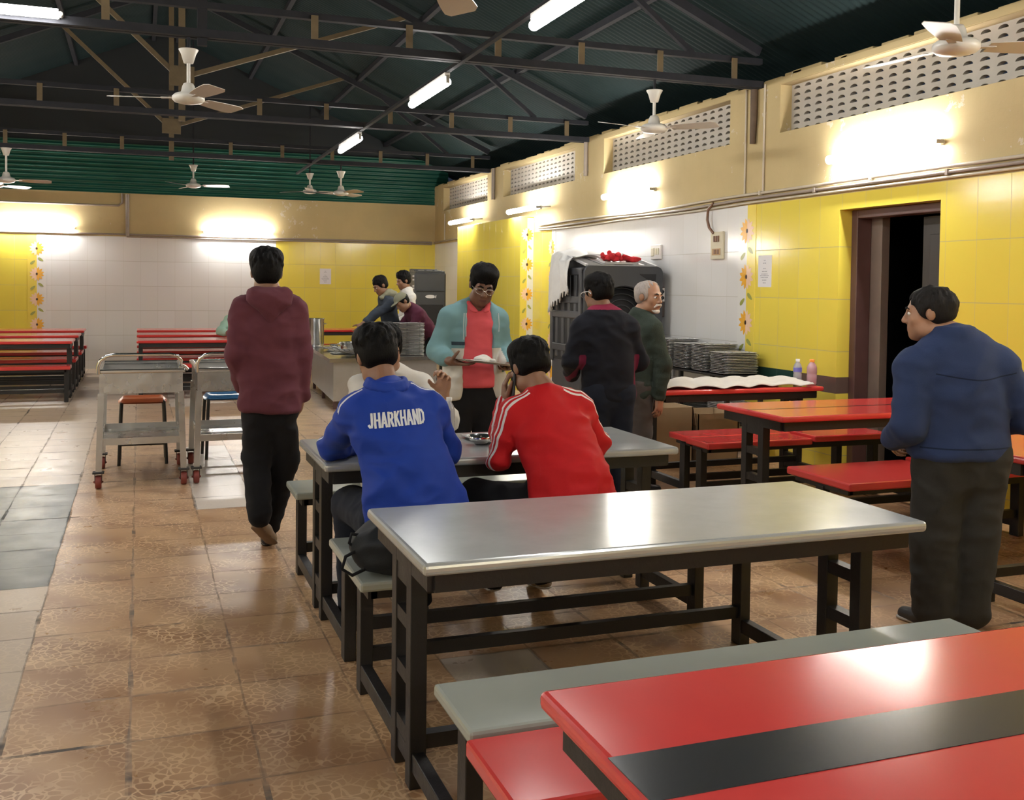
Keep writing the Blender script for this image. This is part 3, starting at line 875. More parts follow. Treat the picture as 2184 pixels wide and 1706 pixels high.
# ------------------------------------------------------------------ trolleys
def trolley(label, x, y):
    t = thing('serving_trolley', label, 'trolley', (x, y, 0), 0, 'stainless serving trolleys')
    w, d = .29, .44
    m = MB()
    m.box((-w, -d, .695), (w, -d + .006, .845)); m.box((-w, d - .006, .695), (w, d, .845))
    m.box((-w, -d, .695), (-w + .006, d, .845)); m.box((w - .006, -d, .695), (w, d, .845))
    m.box((-w, -d, .695), (w, d, .702))
    m.build('bin', M_STEELD, t)
    m = MB()
    for s in (-1, 1):
        m.box((-w - .02, s * d - .016, .845), (w + .02, s * d + .016, .875), .008); m.box((s * w - .016, -d, .845), (s * w + .016, d, .875), .008)
    m.build('rim', M_STEEL, t)
    for sx in (-1, 1):
        for sy in (-1, 1):
            MB().bar((sx * (w + .006), sy * (d - .01), .125), (sx * (w - .012), sy * (d - .01), .70), .042, .042).build('leg', M_STEELD, t)
            cx_, cy_ = sx * (w + .008), sy * (d - .01)
            m = MB().box((cx_ - .04, cy_ - .04, .112), (cx_ + .04, cy_ + .04, .126), .004)
            m.prism([(cx_ - .026, cy_ - .022, .115), (cx_ - .026, cy_ + .022, .115), (cx_ - .026, cy_ + .012, .040), (cx_ - .026, cy_ - .012, .040)], (.004, 0, 0))
            m.prism([(cx_ + .022, cy_ - .022, .115), (cx_ + .022, cy_ + .022, .115), (cx_ + .022, cy_ + .012, .040), (cx_ + .022, cy_ - .012, .040)], (.004, 0, 0))
            cst = m.build('caster', M_RUBBER, t)
            MB().lathe([(.02, -.022), (.045, -.021), (.050, -.012), (.050, .012), (.045, .021), (.02, .022)], (cx_, cy_, .050), 20, axis='x').tube([(cx_ - .034, cy_, .05), (cx_ + .034, cy_, .05)], .007, 8).build('wheel', M_CASTER, cst)
    m = MB()
    m.box((-w + .01, -d + .02, .315), (w - .01, d - .02, .322))
    for s in (-1, 1):
        m.box((-w + .01, s * (d - .02) - .004, .315), (w - .01, s * (d - .02) + .004, .365)); m.box((s * (w - .01) - .004, -d + .02, .315), (s * (w - .01) + .004, d - .02, .365))
    m.build('shelf', M_STEELD, t)
    pts = [(-w - .005, -d - .02, .845), (-w - .006, -d - .035, .90), (-w + .012, -d - .045, .945), (-w + .05, -d - .05, .975), (-w + .10, -d - .05, .985),
           (w - .09, -d - .05, .985), (w - .04, -d - .05, .972), (w - .012, -d - .04, .935), (w - .018, -d - .01, .905), (w + .02, -d + .02, .885), (w + .035, -d + .03, .862)]
    MB().tube(pts, .0135, 12).build('handle', M_CHROME, t)
    return t
tr = trolley('stainless serving trolley at left with the orange stool behind it', .018, 8.42)
dup(tr, (.705, 8.44, 0), 0.0, 'stainless serving trolley half hidden by the man in the maroon hoodie')

def stool(label, x, y, rz, mat):
    t = thing('plastic_stool', label, 'stool', (x, y, 0), rz, 'plastic stools')
    m = MB()
    def fn(u, v):
        a, b = u * 2 - 1, v * 2 - 1
        e = max(abs(a), abs(b))
        k = 1 - .10 * (abs(a * b)) ** 2
        return (a * .195 * k, b * .17 * k, .545 - .012 * (1 - e ** 2) + (.008 if e > .8 else 0) - (.035 if e > .95 else 0))
    m.grid(13, 13, fn)
    m.grid(13, 13, lambda u, v: (lambda p: (p[0] * .985, p[1] * .985, p[2] - .010))(fn(u, v)))
    m.build('seat', mat, t)
    for sx in (-1, 1):
        for sy in (-1, 1):
            MB().tube([(sx * .165, sy * .14, .522), (sx * .172, sy * .15, .40), (sx * .186, sy * .165, 0)], .014, 8).build('leg', M_BLACK, t)
    m = MB()
    for s in (-1, 1):
        m.tube([(-.18, s * .158, .17), (.18, s * .158, .17)], .010, 8); m.tube([(s * .18, -.158, .17), (s * .18, .158, .17)], .010, 8)
    m.tube([(-.165, -.14, .520), (.165, -.14, .520), (.165, .14, .520), (-.165, .14, .520)], .012, 8, closed=True)
    m.build('stretcher', M_BLACK, t)
stool('orange plastic stool with dark metal legs behind the left trolley', .03, 9.10, 0, pr('orange_plastic', (.42, .105, .040), .3, var=.1, vscale=5))
stool('blue plastic stool with dark metal legs behind the right trolley', .72, 9.22, .05, pr('blue_plastic', (.035, .115, .24), .3, var=.12, vscale=5))

# ------------------------------------------------------------------ serving counter and the steel ware on it
CZ = .62
t = thing('serving_counter', 'low stainless steel serving counter loaded with trays and pots', 'counter', (0, 0, 0))
A, B_, C_, D_, E_, F_ = (2.14, 12.15), (3.62, 12.42), (3.50, 13.10), (2.98, 13.02), (2.88, 15.0), (2.30, 14.9)
def lay(pts, z): return [(x, y, z) for x, y in pts]
MB().prism(lay([A, B_, C_, D_, E_, F_], CZ - .045), (0, 0, .045)).build('worktop', M_STEEL, t)
ins = [(2.20, 12.22), (3.56, 12.47), (3.45, 13.04), (2.92, 12.96), (2.83, 14.93), (2.36, 14.85)]
MB().prism(lay(ins, .10), (0, 0, CZ - .145)).build('body', M_CSTEEL, t)
for x, y in ((2.23, 12.27), (3.52, 12.5), (3.42, 13.0), (2.8, 14.88), (2.39, 14.8), (2.30, 13.5)):
    MB().box((x - .02, y - .02, 0), (x + .02, y + .02, .10)).build('leg', M_FRAME, t)
m = MB()
for x in (2.55, 3.05):
    y = 12.22 + (x - 2.2) * .184
    m.box((x - .004, y - .006, .12), (x + .004, y + .02, CZ - .06))
m.build('panel_seam', M_STEEL, t)

def tray_mesh(w, d, h=.013):
    """rectangular compartment tray with a rolled rim"""
    m = MB()
    def ring(s, z):
        pts = []
        r = .035
        for cx_, cy_, a0 in ((w / 2 - r, d / 2 - r, 0), (-w / 2 + r, d / 2 - r, PI / 2), (-w / 2 + r, -d / 2 + r, PI), (w / 2 - r, -d / 2 + r, 1.5 * PI)):
            for k in range(4):
                a = a0 + k * PI / 6
                pts.append(((cx_ + r * math.cos(a)) * s, (cy_ + r * math.sin(a)) * s, z))
        return pts
    rs = [ring(1.0, h * .7), ring(1.0, h), ring(.95, h * .9), ring(.90, .002), ring(.5, .0015), ring(.90, 0), ring(.97, h * .65)]
    vs = [p for r in rs for p in r]
    n = 16; fs = []
    for i in (0, 1, 2, 3):
        for k in range(n):
            fs.append((i * n + k, i * n + (k + 1) % n, (i + 1) * n + (k + 1) % n, (i + 1) * n + k))
    fs.append(tuple(range(4 * n, 5 * n)))
    for k in range(n):
        fs.append((5 * n + k, 6 * n + k, 6 * n + (k + 1) % n, 5 * n + (k + 1) % n))
        fs.append((6 * n + k, k, (k + 1) % n, 6 * n + (k + 1) % n))
    fs.append(tuple(reversed(range(5 * n, 6 * n))))
    m.add(vs, fs, 0, True)
    m.box((-.004, -d * .42, .002), (.004, d * .42, h * .8)).box((.0, -.004, .002), (w * .43, .004, h * .8)).box((-w * .43, .02, .002), (0, .028, h * .8))
    return m
proto = tray_mesh(.36, .28).build('steel_tray', M_TRAY)
tag(proto, 'steel compartment tray in the tall stack on the serving counter', 'tray', 'trays stacked on the serving counter')
def place(o, loc, rot, label, group):
    c = o.copy(); COL.objects.link(c)
    c.location = loc; c.rotation_euler = rot; c['label'] = label; c['group'] = group
    return c
proto.location = (3.24, 12.70, CZ + .0005)
proto.rotation_euler = (0, 0, .18)
for k in range(1, 25):
    place(proto, (3.24 + rng.uniform(-.004, .004), 12.70 + rng.uniform(-.004, .004), CZ + .0005 + k * .0166), (0, 0, .18 + rng.uniform(-.02, .02)),
          'steel compartment tray in the tall stack on the serving counter', 'trays stacked on the serving counter')
for k in range(6):
    place(proto, (2.385 + .062 * k, 12.50, CZ + .047), (.0, .22, .18),
          'steel tray laid overlapping at the near left corner of the counter', 'trays laid out on the counter corner')
for k, (x, y, z) in enumerate(((2.50, 13.05, 0), (2.55, 13.45, 0), (2.62, 13.9, 0), (2.48, 13.7, .02), (2.70, 13.3, .0), (2.6, 14.2, 0.0))):
    place(proto, (x, y, CZ + .001 + z), (.0, .05 if z else 0, .4 * k), 'steel tray lying loose among the ladles behind the counter corner', 'loose trays on the counter')
def pot(label, x, y, z, r, h, lip=.012):
    t = thing('steel_pot', label, 'pot', (x, y, z))
    MB().lathe([(0, .001), (r * .92, .001), (r * .97, .02), (r, .06), (r, h - .01), (r + lip, h), (r + lip, h + .006), (r - .004, h + .002), (r - .006, h * .5), (r * .9, h * .35), (0, h * .35)], seg=32).build('body', M_STEEL, t)
    for s in (-1, 1):
        MB().tube([(s * r, -.05, h * .82), (s * (r + .035), -.04, h * .82), (s * (r + .035), .04, h * .82), (s * r, .05, h * .82)], .006, 8).build('handle', M_CHROME, t)
    return t
pot('tall steel pot at the far left end of the counter', 2.33, 14.55, CZ, .15, .40)
pot('big steel vessel in front of the server, left of the tray stack', 2.935, 12.80, CZ, .155, .40)
pot('small steel pot near the front edge of the counter', 2.545, 12.80, CZ + .03, .15, .13)
def ladle(label, x, y, z, rz):
    t = thing('ladle', label, 'ladle', (x, y, z), rz, 'ladles on the counter')
    MB().tube([(0, 0, .02), (.1, 0, .04), (.36, 0, .05), (.40, 0, .035)], .007, 8).build('handle', M_CHROME, t)
    MB().lathe([(0, 0), (.03, .004), (.048, .022), (.052, .038), (.049, .038), (.044, .022), (.026, .008), (0, .005)], (-.05, 0, 0), 16).build('bowl', M_STEEL, t)
ladle('long steel ladle lying across the loose trays, front one', 2.62, 13.2, CZ + .03, .4)
ladle('long steel ladle lying across the loose trays, middle one', 2.50, 13.55, CZ + .035, -.5)
ladle('long steel ladle lying across the loose trays, rear one', 2.55, 14.05, CZ + .03, .9)

# ------------------------------------------------------------------ air coolers
def rrect(x0, x1, z0, z1, r, n=5):
    pts = []
    for cx_, cz_, a0 in ((x1 - r, z1 - r, 0), (x0 + r, z1 - r, PI / 2), (x0 + r, z0 + r, PI), (x1 - r, z0 + r, 1.5 * PI)):
        for k in range(n):
            a = a0 + (PI / 2) * k / (n - 1)
            pts.append((cx_ + r * math.cos(a), cz_ + r * math.sin(a)))
    return pts
M_SLAT2 = pr('pale_grey_slat', (0.46, 0.46, 0.47), .4, var=.1)
t = thing('air_cooler', 'big charcoal air cooler with round fan front, cloths on top', 'air cooler', (4.34, 9.65, 0))
Wd, Dp, Zb, Zt = .91, .90, .40, 1.74
m = MB()
m.box((.02, .115, Zb), (Wd - .02, Dp - .02, Zt - .02), .03)
m.box((0, .06, Zb - .02), (Wd, Dp, Zb + .40), .04)
m.build('body', M_COOLER, t)
# front plate with a round opening
R = .355; cx_, cz_ = Wd / 2, 1.19
outer = rrect(0, Wd, .78, Zt, .07, 7)
def radial(pts, cx, cz, r): return [(cx + r * math.cos(math.atan2(z - cz, x - cx)), cz + r * math.sin(math.atan2(z - cz, x - cx))) for x, z in pts]
dense = []
for i in range(len(outer)):
    a, b = outer[i], outer[(i + 1) % len(outer)]
    L = math.hypot(b[0] - a[0], b[1] - a[1]); n = max(1, int(L / .05))
    dense += [(a[0] + (b[0] - a[0]) * k / n, a[1] + (b[1] - a[1]) * k / n) for k in range(n)]
inner = radial(dense, cx_, cz_, R)
n = len(dense)
vs = [(x, 0, z) for x, z in dense] + [(x, 0, z) for x, z in inner] + [(x, .05, z) for x, z in dense] + [(x, .09, z) for x, z in inner]
fs = []
for i in range(n):
    j = (i + 1) % n
    fs += [(i, j, n + j, n + i), (i, 2 * n + i, 2 * n + j, j), (n + i, n + j, 3 * n + j, 3 * n + i)]
m = MB().add(vs, fs)
m.build('front_frame', M_COOLER, t)
for q in range(4):                                                   # triangular corner vents
    sx, sz = (-1, 1)[q % 2], (-1, 1)[q // 2]
    px_, pz_ = cx_ + sx * .375, cz_ + sz * .47 if sz > 0 else cz_ + sz * .36
    m = MB(); m.prism([(px_, -.004, pz_), (px_ - sx * .20, -.004, pz_), (px_ - sx * .10, -.004, pz_ - sz * .06), (px_ - sx * .015, -.004, pz_ - sz * .17)], (0, .006, 0)); m.build('corner_vent', M_COOLERD, t)

m = MB().lathe([(0, .075), (R + .01, .075), (R + .01, .085), (0, .085)], (cx_, 0, cz_), 48, axis='y')
fg = m.build('fan_guard', M_COOLERD, t)
m = MB()
for rr in (.08, .14, .20, .26, .32):
    m.tube([(cx_ + rr * math.cos(a), .055, cz_ + rr * math.sin(a)) for a in [2 * PI * k / 40 for k in range(40)]], .004, 6, closed=True)
m.tube([(cx_ + (R - .005) * math.cos(a), .012, cz_ + (R - .005) * math.sin(a)) for a in [2 * PI * k / 48 for k in range(48)]], .016, 8, closed=True)
m.lathe([(0, .04), (.06, .045), (.06, .07), (0, .07)], (cx_, 0, cz_), 20, axis='y')
m.build('guard_ring', M_COOLER, fg)
# louvred left side
m = MB()
m.box((-.02, .05, Zb + .30), (.02, .13, Zt - .03), .012); m.box((-.02, Dp - .08, Zb + .30), (.02, Dp, Zt - .03), .012)
for z in (Zb + .42, Zb + .78, Zt - .40, Zt - .10):
    m.box((-.018, .05, z), (.02, Dp, z + .08), .010)
for k in range(4):
    y = .19 + k * .165
    m.box((-.012, y, Zb + .35), (.02, y + .075, Zt - .06), .012)
m.build('side_louvre', M_COOLER, t)
MB().box((-.002, .05, Zb + .32), (.018, Dp - .02, Zt - .08)).build('side_mesh', M_COOLERD, t)
def topz(y): return Zt + .012 + (y - .09) * .215
m = MB()
m.prism([(.03, .05, Zt - .03), (.06, .05, Zt + .0), (.06, .74, topz(.74) - .03), (.03, .86, Zt - .03)], (Wd - .09, 0, 0))
m.build('top_cap', M_COOLERD, t)
m = MB()
for k in range(9):
    y = .085 + k * .075
    z = topz(y)
    m.bar((.045, y, z - .004), (Wd - .045 - k * .006, y, z - .004), .030, .014)
m.bar((.05, .06, Zt + .004), (.05, .76, topz(.76)), .03, .02); m.bar((Wd - .05, .06, Zt + .004), (Wd - .10, .76, topz(.76)), .03, .02)
m.build('top_grille', M_SLAT2, t)
m = MB()
for x in (.24, .60):
    vs = [(x, .07, topz(.07) + .006), (x + .13, .07, topz(.07) + .006), (x + .05, .72, topz(.72) + .006), (x - .08, .72, topz(.72) + .006)]
    m.prism(vs, (0, 0, .004))
m.build('grille_strip', M_SLAT, t)
cb = MB().box((Wd + .002, .10, 1.20), (Wd + .085, .30, 1.53), .01).build('control_box', pr('dark_brown_panel', (.075, .055, .05), .4), t)
m = MB().box((Wd + .008, .094, 1.37), (Wd + .078, .101, 1.515), .003)
m.build('dial_plate', M_WHITEPL, cb)
for z in (1.41, 1.475):
    MB().lathe([(0, -.02), (.020, -.018), (.024, 0), (.024, .004)], (Wd + .043, .095, z), 18, axis='y').build('dial', M_COOLERD, cb)
MB().box((.10, .03, Zb + .02), (Wd - .10, .062, Zb + .33), .02).build('tank_panel', M_COOLER, t)
for sx in (.06, Wd - .06):
    for sy in (.12, Dp - .08):
        MB().box((sx - .025, sy - .025, 0), (sx + .025, sy + .025, Zb)).build('leg', M_BLACK, t)

t2 = thing('air_cooler', 'smaller dark air cooler far off in the corner beside the yellow back wall', 'air cooler', (4.17, 15.9, 0))
m = MB().box((0, .03, .3), (.53, .75, 1.72), .03)
m.build('body', M_COOLER, t2)
m = MB()
for k in range(4):
    m.box((.02 + k * .012, .05 + k * .15, 1.715), (.51, .15 + k * .15, 1.745 + k * .012), .006)
m.box((.03, .0, 1.42), (.50, .04, 1.425))
m.build('top_grille', M_COOLER, t2)
m = MB()
for k in range(3):
    m.box((.08 + k * .14, .08, 1.752), (.17 + k * .14, .14, 1.756))
m.build('grille_strip', M_SLAT, t2)
m = MB().prism([(.26 + .085 * math.cos(a), .012, 1.33 + .028 * math.sin(a)) for a in [2 * PI * k / 16 for k in range(16)]], (0, .02, 0))
m.prism([(.32, .012, 1.33), (.36, .012, 1.355), (.35, .012, 1.305)], (0, .02, 0))
m.build('emblem', M_PAPER, t2)
m = MB().box((.05, .01, .5), (.48, .035, 1.2), .01); m.build('front_panel', M_COOLERD, t2)
m = MB()
for z in (1.66, 1.60, 1.5, 1.46):
    m.box((-.004, .06, z - .012), (.03, .16, z + .012))
m.build('side_tab', M_PAPER, t2)
for sx in (.06, .47):
    for sy in (.1, .68):
        MB().box((sx - .02, sy - .02, 0), (sx + .02, sy + .02, .31)).build('leg', M_BLACK, t2)

# cloths on the big cooler
M_TOWEL = cloth('white_towel', (.66, .66, .65), bump=.5, bscale=120)
M_TOWEL2 = cloth('white_sheet', (.62, .58, .53), bump=.4, bscale=60)
m = MB()
def towel(u, v):
    # u along the fall over the cooler's top left edge, v along its depth
    s = -.17 + u * .95
    wob = .018 * math.sin(9 * v + 5 * u) + .012 * math.sin(23 * v + 3 * u)
    y = 9.90 + v * .55 + .03 * math.sin(5 * u + 3 * v)
    if s < .18:
        x = 4.34 + .30 - (s + .17) * 1.0; z = 1.775 + .20 * (y - 9.75) + .025 * math.sin(8 * v + 2) + .02 * math.sin(14 * u)
    else:
        f = s - .18
        x = 4.34 - .055 - .02 * math.sin(17 * v + 2 * u) - .02 * min(1, f * 4); z = 1.755 + .20 * (y - 9.75) - f * (0.40 + .62 * v) - .02
    return (x + wob * .6, y, z + wob * .5)
m.grid(44, 34, towel)
for k in range(22):
    p = Vector(towel(1.0, k / 21))
    m.tube([p + Vector((0, 0, .01)), p, p + Vector((rng.uniform(-.01, .01), rng.uniform(-.02, .02), -.05))], [.004, .004, .002], 5)
ot = m.build('towel', M_TOWEL)
md = ot.modifiers.new('thick', 'SOLIDIFY'); md.thickness = .006; md.offset = 1
tag(ot, 'white fringed towel hanging over the left corner of the big air cooler', 'towel')

# plate rack by the wall
t = thing('plate_rack', 'low black plate rack by the white tiles, stacked with steel trays', 'rack', (0, 0, 0))
for z, nm in ((.735, 'shelf'), (.30, 'shelf')):
    MB().box((4.93, 7.84, z - .02), (5.32, 9.60, z), .004).build(nm, M_BLACK, t)
for y in (7.87, 8.7, 9.57):
    for x in (4.95, 5.30):
        MB().box((x - .018, y - .018, 0), (x + .018, y + .018, .715)).build('leg', M_BLACK, t)
lab = ['nearest stack on the plate rack', 'second stack on the plate rack from the red table', 'third stack on the plate rack', 'fourth stack on the plate rack, toward the air cooler', 'last stack on the plate rack, by the air cooler']
for s in range(5):
    y = 8.04 + s * .342
    nk = (14, 18, 17, 19, 18)[s]
    for k in range(nk):
        lean = .045 * (s > 0)
        place(proto, (5.125 + rng.uniform(-.006, .006), y, .7365 + .004 + k * .0142), (0, 0, rng.uniform(-.03, .03)),
              'steel compartment tray in the ' + lab[s], 'trays in the ' + lab[s])
for s in (0, 2):
    for k in range(12):
        place(proto, (5.125, 8.08 + s * .4, .302 + k * .0142), (0, 0, 0), 'steel tray on the lower shelf of the plate rack', 'trays on the lower rack shelf')

# things by the red table with the sheet
def box_open(label, x0, y0, x1, y1, h, flap):
    t = thing('cardboard_box', label, 'box', ((x0 + x1) / 2, (y0 + y1) / 2, 0))
    w, d = (x1 - x0) / 2, (y1 - y0) / 2
    m = MB(); m.box((-w, -d, 0), (w, d, .01))
    for a, b in (((-w, -d, 0), (w, -d + .008, h)), ((-w, d - .008, 0), (w, d, h)), ((-w, -d, 0), (-w + .008, d, h)), ((w - .008, -d, 0), (w, d, h))):
        m.box(a, b)
    m.build('body', M_CARD, t)
    m = MB()
    m.add([(w, -d, h), (w, d, h), (w + flap, d, h - .16), (w + flap, -d, h - .16), (w + .004, -d, h), (w + .004, d, h), (w + flap + .004, d, h - .16), (w + flap + .004, -d, h - .16)],
          [(0, 1, 2, 3), (7, 6, 5, 4), (0, 4, 5, 1), (2, 6, 7, 3), (1, 5, 6, 2), (0, 3, 7, 4)])
    m.build('flap', M_CARDL, t)
box_open('large tan cardboard box under the far side of the sheet-covered table', 3.95, 7.62, 4.46, 8.15, .50, .03)
box_open('darker cardboard box next to the large one, under the sheet-covered table', 4.50, 7.60, 4.90, 8.0, .44, .01)

# white crumpled sheet
m = MB()
m.grid(60, 24, lambda u, v: (3.69 + 1.30 * u + .02 * math.sin(9 * v), 6.715 + .66 * v + (.03 * math.sin(11 * u) + .015 * math.sin(29 * u)) * (1 - v), .756 + .030 * abs(math.sin(7 * u + 3 * v)) * math.sin(PI * min(1, max(0, v * 1.05))) + .018 * abs(math.sin(17 * u - 5 * v)) + .008 * math.sin(31 * u * v) ** 2))
o = m.build('bed_sheet', M_TOWEL2)
md = o.modifiers.new('thick', 'SOLIDIFY'); md.thickness = .005; md.offset = 1
tag(o, 'crumpled white sheet spread on the red table by the plate rack', 'sheet')

M_CLEAR = pr('clear_plastic', (.80, .80, .86), .12, var=.02, trans=.6)
M_PINK = pr('pinkish_plastic', (.72, .42, .48), .2, var=.1, trans=.35)
def bottle(label, x, y, z, r, h, body, capm, lbl=None):
    t = thing('plastic_bottle', label, 'bottle', (x, y, z))
    b = MB().lathe([(0, 0), (r * .9, .002), (r, .012), (r, h * .38), (r * .93, h * .42), (r, h * .47), (r, h * .68), (r * .75, h * .8), (r * .42, h * .88), (r * .42, h * .93), (0, h * .93)], seg=20).build('body', body, t)
    MB().lathe([(r * .5, h * .90), (r * .5, h), (0, h)], seg=16).build('cap', capm, t)
    if lbl:
        MB().lathe([(r + .0008, h * .48), (r + .0008, h * .66)], seg=20).build('sleeve', lbl, b)
bottle('clear water bottle with blue label on the sheet-covered red table', 5.03, 6.95, .752, .034, .20, M_CLEAR, M_WHITEPL, pr('blue_label', (.16, .16, .55), .4))
bottle('pink bottle with orange cap on the sheet-covered red table', 5.08, 6.83, .752, .040, .205, M_PINK, pr('orange_cap', (.85, .28, .03), .35))
bottle('small clear bottle with white cap on the steel table beside the raised hand', 1.475, 4.93, .752, .030, .20, M_CLEAR, M_WHITEPL)

# tray and bowl in front of the red-jacketed man
o = place(proto, (1.72, 4.80, .7515), (0, 0, .15), 'steel tray on the table in front of the red-jacketed man', 'trays on the steel table')
o = place(proto, (1.05, 4.86, .7515), (0, 0, -.1), 'steel tray on the table in front of the blue-jacketed man', 'trays on the steel table')
t = thing('steel_bowl', 'small steel bowl on the table, left of the red-jacketed man', 'bowl', (1.555, 4.66, .752))
MB().lathe([(0, 0), (.03, .001), (.05, .018), (.058, .042), (.060, .042), (.052, .018), (.03, .004), (0, .003)], seg=24).build('body', M_CHROME, t)
# ------------------------------------------------------------------ people
# every body and garment is one smooth surface grown around a posed skeleton:
# rounded limbs are blended into a distance field and skinned with surface nets
V = lambda *a: np.array(a, dtype=np.float64)
def nrm(v):
    v = np.asarray(v, float); return v / max(1e-9, np.linalg.norm(v))

class SDF:
    def __init__(s, h):
        s.h = h; s.ops = []
        s.lo = V(1e9, 1e9, 1e9); s.hi = -s.lo
    def _ext(s, pts, r):
        for p in pts:
            s.lo = np.minimum(s.lo, np.asarray(p) - r); s.hi = np.maximum(s.hi, np.asarray(p) + r)
    def cap(s, a, b, ra, rb, k=.02, flat=None, op='u'):
        """tapered limb; flat = (axis, factor): squeezed along the axis"""
        a = np.asarray(a, float); b = np.asarray(b, float)
        R = max(ra, rb)
        if op == 'u': s._ext((a, b), R + .015)
        s.ops.append(('cap', a, b, ra, rb, k, flat, op, np.minimum(a, b) - R - k - 3 * s.h, np.maximum(a, b) + R + k + 3 * s.h)); return s
    def ell(s, c, rad, M=None, k=.02, op='u'):
        """ellipsoid; M columns = its axes"""
        c = np.asarray(c, float); rad = np.asarray(rad, float)
        M = np.eye(3) if M is None else np.asarray(M, float)
        R = rad.max()
        if op == 'u': s._ext((c,), R + .01)
        s.ops.append(('ell', c, rad, M, None, k, None, op, c - R - k - 3 * s.h, c + R + k + 3 * s.h)); return s
    def half(s, p, n, k=.01):
        """cut away everything on the side n points to"""
        s.ops.append(('half', np.asarray(p, float), nrm(n), None, None, k, None, 'c', None, None)); return s
    def mesh(s):
        h = s.h
        lo = s.lo - 2 * h; n = np.ceil((s.hi + 2 * h - lo) / h).astype(int) + 1
        ax = [lo[i] + h * np.arange(n[i]) for i in range(3)]
        D = np.full(tuple(n), .25)
        for kind, A, B, C, E_, k, flat, op, bl, bh in s.ops:
            if bl is None:
                sl = tuple(slice(0, n[i]) for i in range(3))
            else:
                i0 = np.maximum(0, np.floor((bl - lo) / h).astype(int)); i1 = np.minimum(n, np.ceil((bh - lo) / h).astype(int) + 1)
                if (i1 <= i0).any(): continue
                sl = tuple(slice(i0[i], i1[i]) for i in range(3))
            X = ax[0][sl[0]][:, None, None]; Y = ax[1][sl[1]][None, :, None]; Z = ax[2][sl[2]][None, None, :]
            if kind == 'cap':
                a, b, ra, rb = A, B, C, E_
                if flat is not None:
                    fa, ff = nrm(flat[0]), flat[1]
                    g = 1 / ff - 1
                    ta = X * fa[0] + Y * fa[1] + Z * fa[2]
                    tm = ta - a @ fa
                    X = X + g * fa[0] * tm; Y = Y + g * fa[1] * tm; Z = Z + g * fa[2] * tm
                    b = b + g * fa * ((b - a) @ fa)
                ba = b - a; L2 = max(1e-9, ba @ ba)
                dx, dy, dz = X - a[0], Y - a[1], Z - a[2]
                t = np.clip((dx * ba[0] + dy * ba[1] + dz * ba[2]) / L2, 0, 1)
                d = np.sqrt((dx - t * ba[0]) ** 2 + (dy - t * ba[1]) ** 2 + (dz - t * ba[2]) ** 2) - (ra + (rb - ra) * t)
                if flat is not None: d = d * (.5 + .5 * flat[1])
            elif kind == 'ell':
                c, rad, M = A, B, C
                dx, dy, dz = X - c[0], Y - c[1], Z - c[2]
                q = [dx * M[0, i] + dy * M[1, i] + dz * M[2, i] for i in range(3)]
                k0 = np.sqrt(sum((q[i] / rad[i]) ** 2 for i in range(3)))
                k1 = np.sqrt(sum((q[i] / rad[i] ** 2) ** 2 for i in range(3)))
                d = k0 * (k0 - 1) / np.maximum(k1, 1e-6)
            else:
                d = (X - A[0]) * B[0] + (Y - A[1]) * B[1] + (Z - A[2]) * B[2]
            cur = D[sl]
            if op == 'u':
                hh = np.clip(.5 + .5 * (d - cur) / k, 0, 1)
                D[sl] = d + (cur - d) * hh - k * hh * (1 - hh)
            else:
                d2 = -d if op == 's' else d
                hh = np.clip(.5 - .5 * (d2 - cur) / k, 0, 1)
                D[sl] = d2 + (cur - d2) * hh + k * hh * (1 - hh)
        return snet(D, lo, h)

def snet(D, lo, h):
    S = D < 0
    c = [S[i:S.shape[0] - 1 + i, j:S.shape[1] - 1 + j, k:S.shape[2] - 1 + k] for i in (0, 1) for j in (0, 1) for k in (0, 1)]
    cnt = sum(x.astype(np.int8) for x in c)
    mask = (cnt > 0) & (cnt < 8)
    I = np.argwhere(mask)
    idx = np.full(mask.shape, -1, int); idx[mask] = np.arange(len(I))
    val = np.stack([D[I[:, 0] + i, I[:, 1] + j, I[:, 2] + k] for i in (0, 1) for j in (0, 1) for k in (0, 1)], 1)
    off = np.array([(i, j, k) for i in (0, 1) for j in (0, 1) for k in (0, 1)], float)
    P = np.zeros((len(I), 3)); N = np.zeros(len(I))
    for a in range(8):
        for b in range(a + 1, 8):
            if abs(off[a] - off[b]).sum() == 1:
                va, vb = val[:, a], val[:, b]
                x = (va < 0) != (vb < 0)
                t = np.where(x, va / np.where(x, va - vb, 1), 0)
                P += np.where(x[:, None], off[a] + (off[b] - off[a]) * t[:, None], 0); N += x
    P = lo + h * (I + P / N[:, None])
    F = []
    for axis in range(3):
        sh = [slice(1, -1)] * 3; sh[axis] = slice(0, -1)
        A = S[tuple(sh)]
        sh2 = list(sh); sh2[axis] = slice(1, None)
        B = S[tuple(sh2)]
        X = np.argwhere(A != B)
        if not len(X): continue
        ins = A[A != B]
        g = X.copy()
        for q in range(3):
            if q != axis: g[:, q] += 1
        u, w = [q for q in range(3) if q != axis]
        def at(du, dw):
            t = g.copy(); t[:, u] -= du; t[:, w] -= dw
            return idx[t[:, 0], t[:, 1], t[:, 2]]
        quad = np.stack([at(1, 1), at(0, 1), at(0, 0), at(1, 0)], 1)
        flip = ins if axis != 1 else ~ins
        quad[~flip] = quad[~flip][:, ::-1]
        F.append(quad)
    F = np.concatenate(F)
    F = F[(F >= 0).all(1)]
    return P, F

def relax(P, F, it=1, lam=.5):
    e = np.concatenate([F[:, [0, 1]], F[:, [1, 2]], F[:, [2, 3]], F[:, [3, 0]]])
    for _ in range(it):
        acc = np.zeros_like(P); n = np.zeros(len(P))
        np.add.at(acc, e[:, 0], P[e[:, 1]]); np.add.at(acc, e[:, 1], P[e[:, 0]])
        np.add.at(n, e[:, 0], 1); np.add.at(n, e[:, 1], 1)
        P = P + lam * (acc / np.maximum(n, 1)[:, None] - P)
    return P

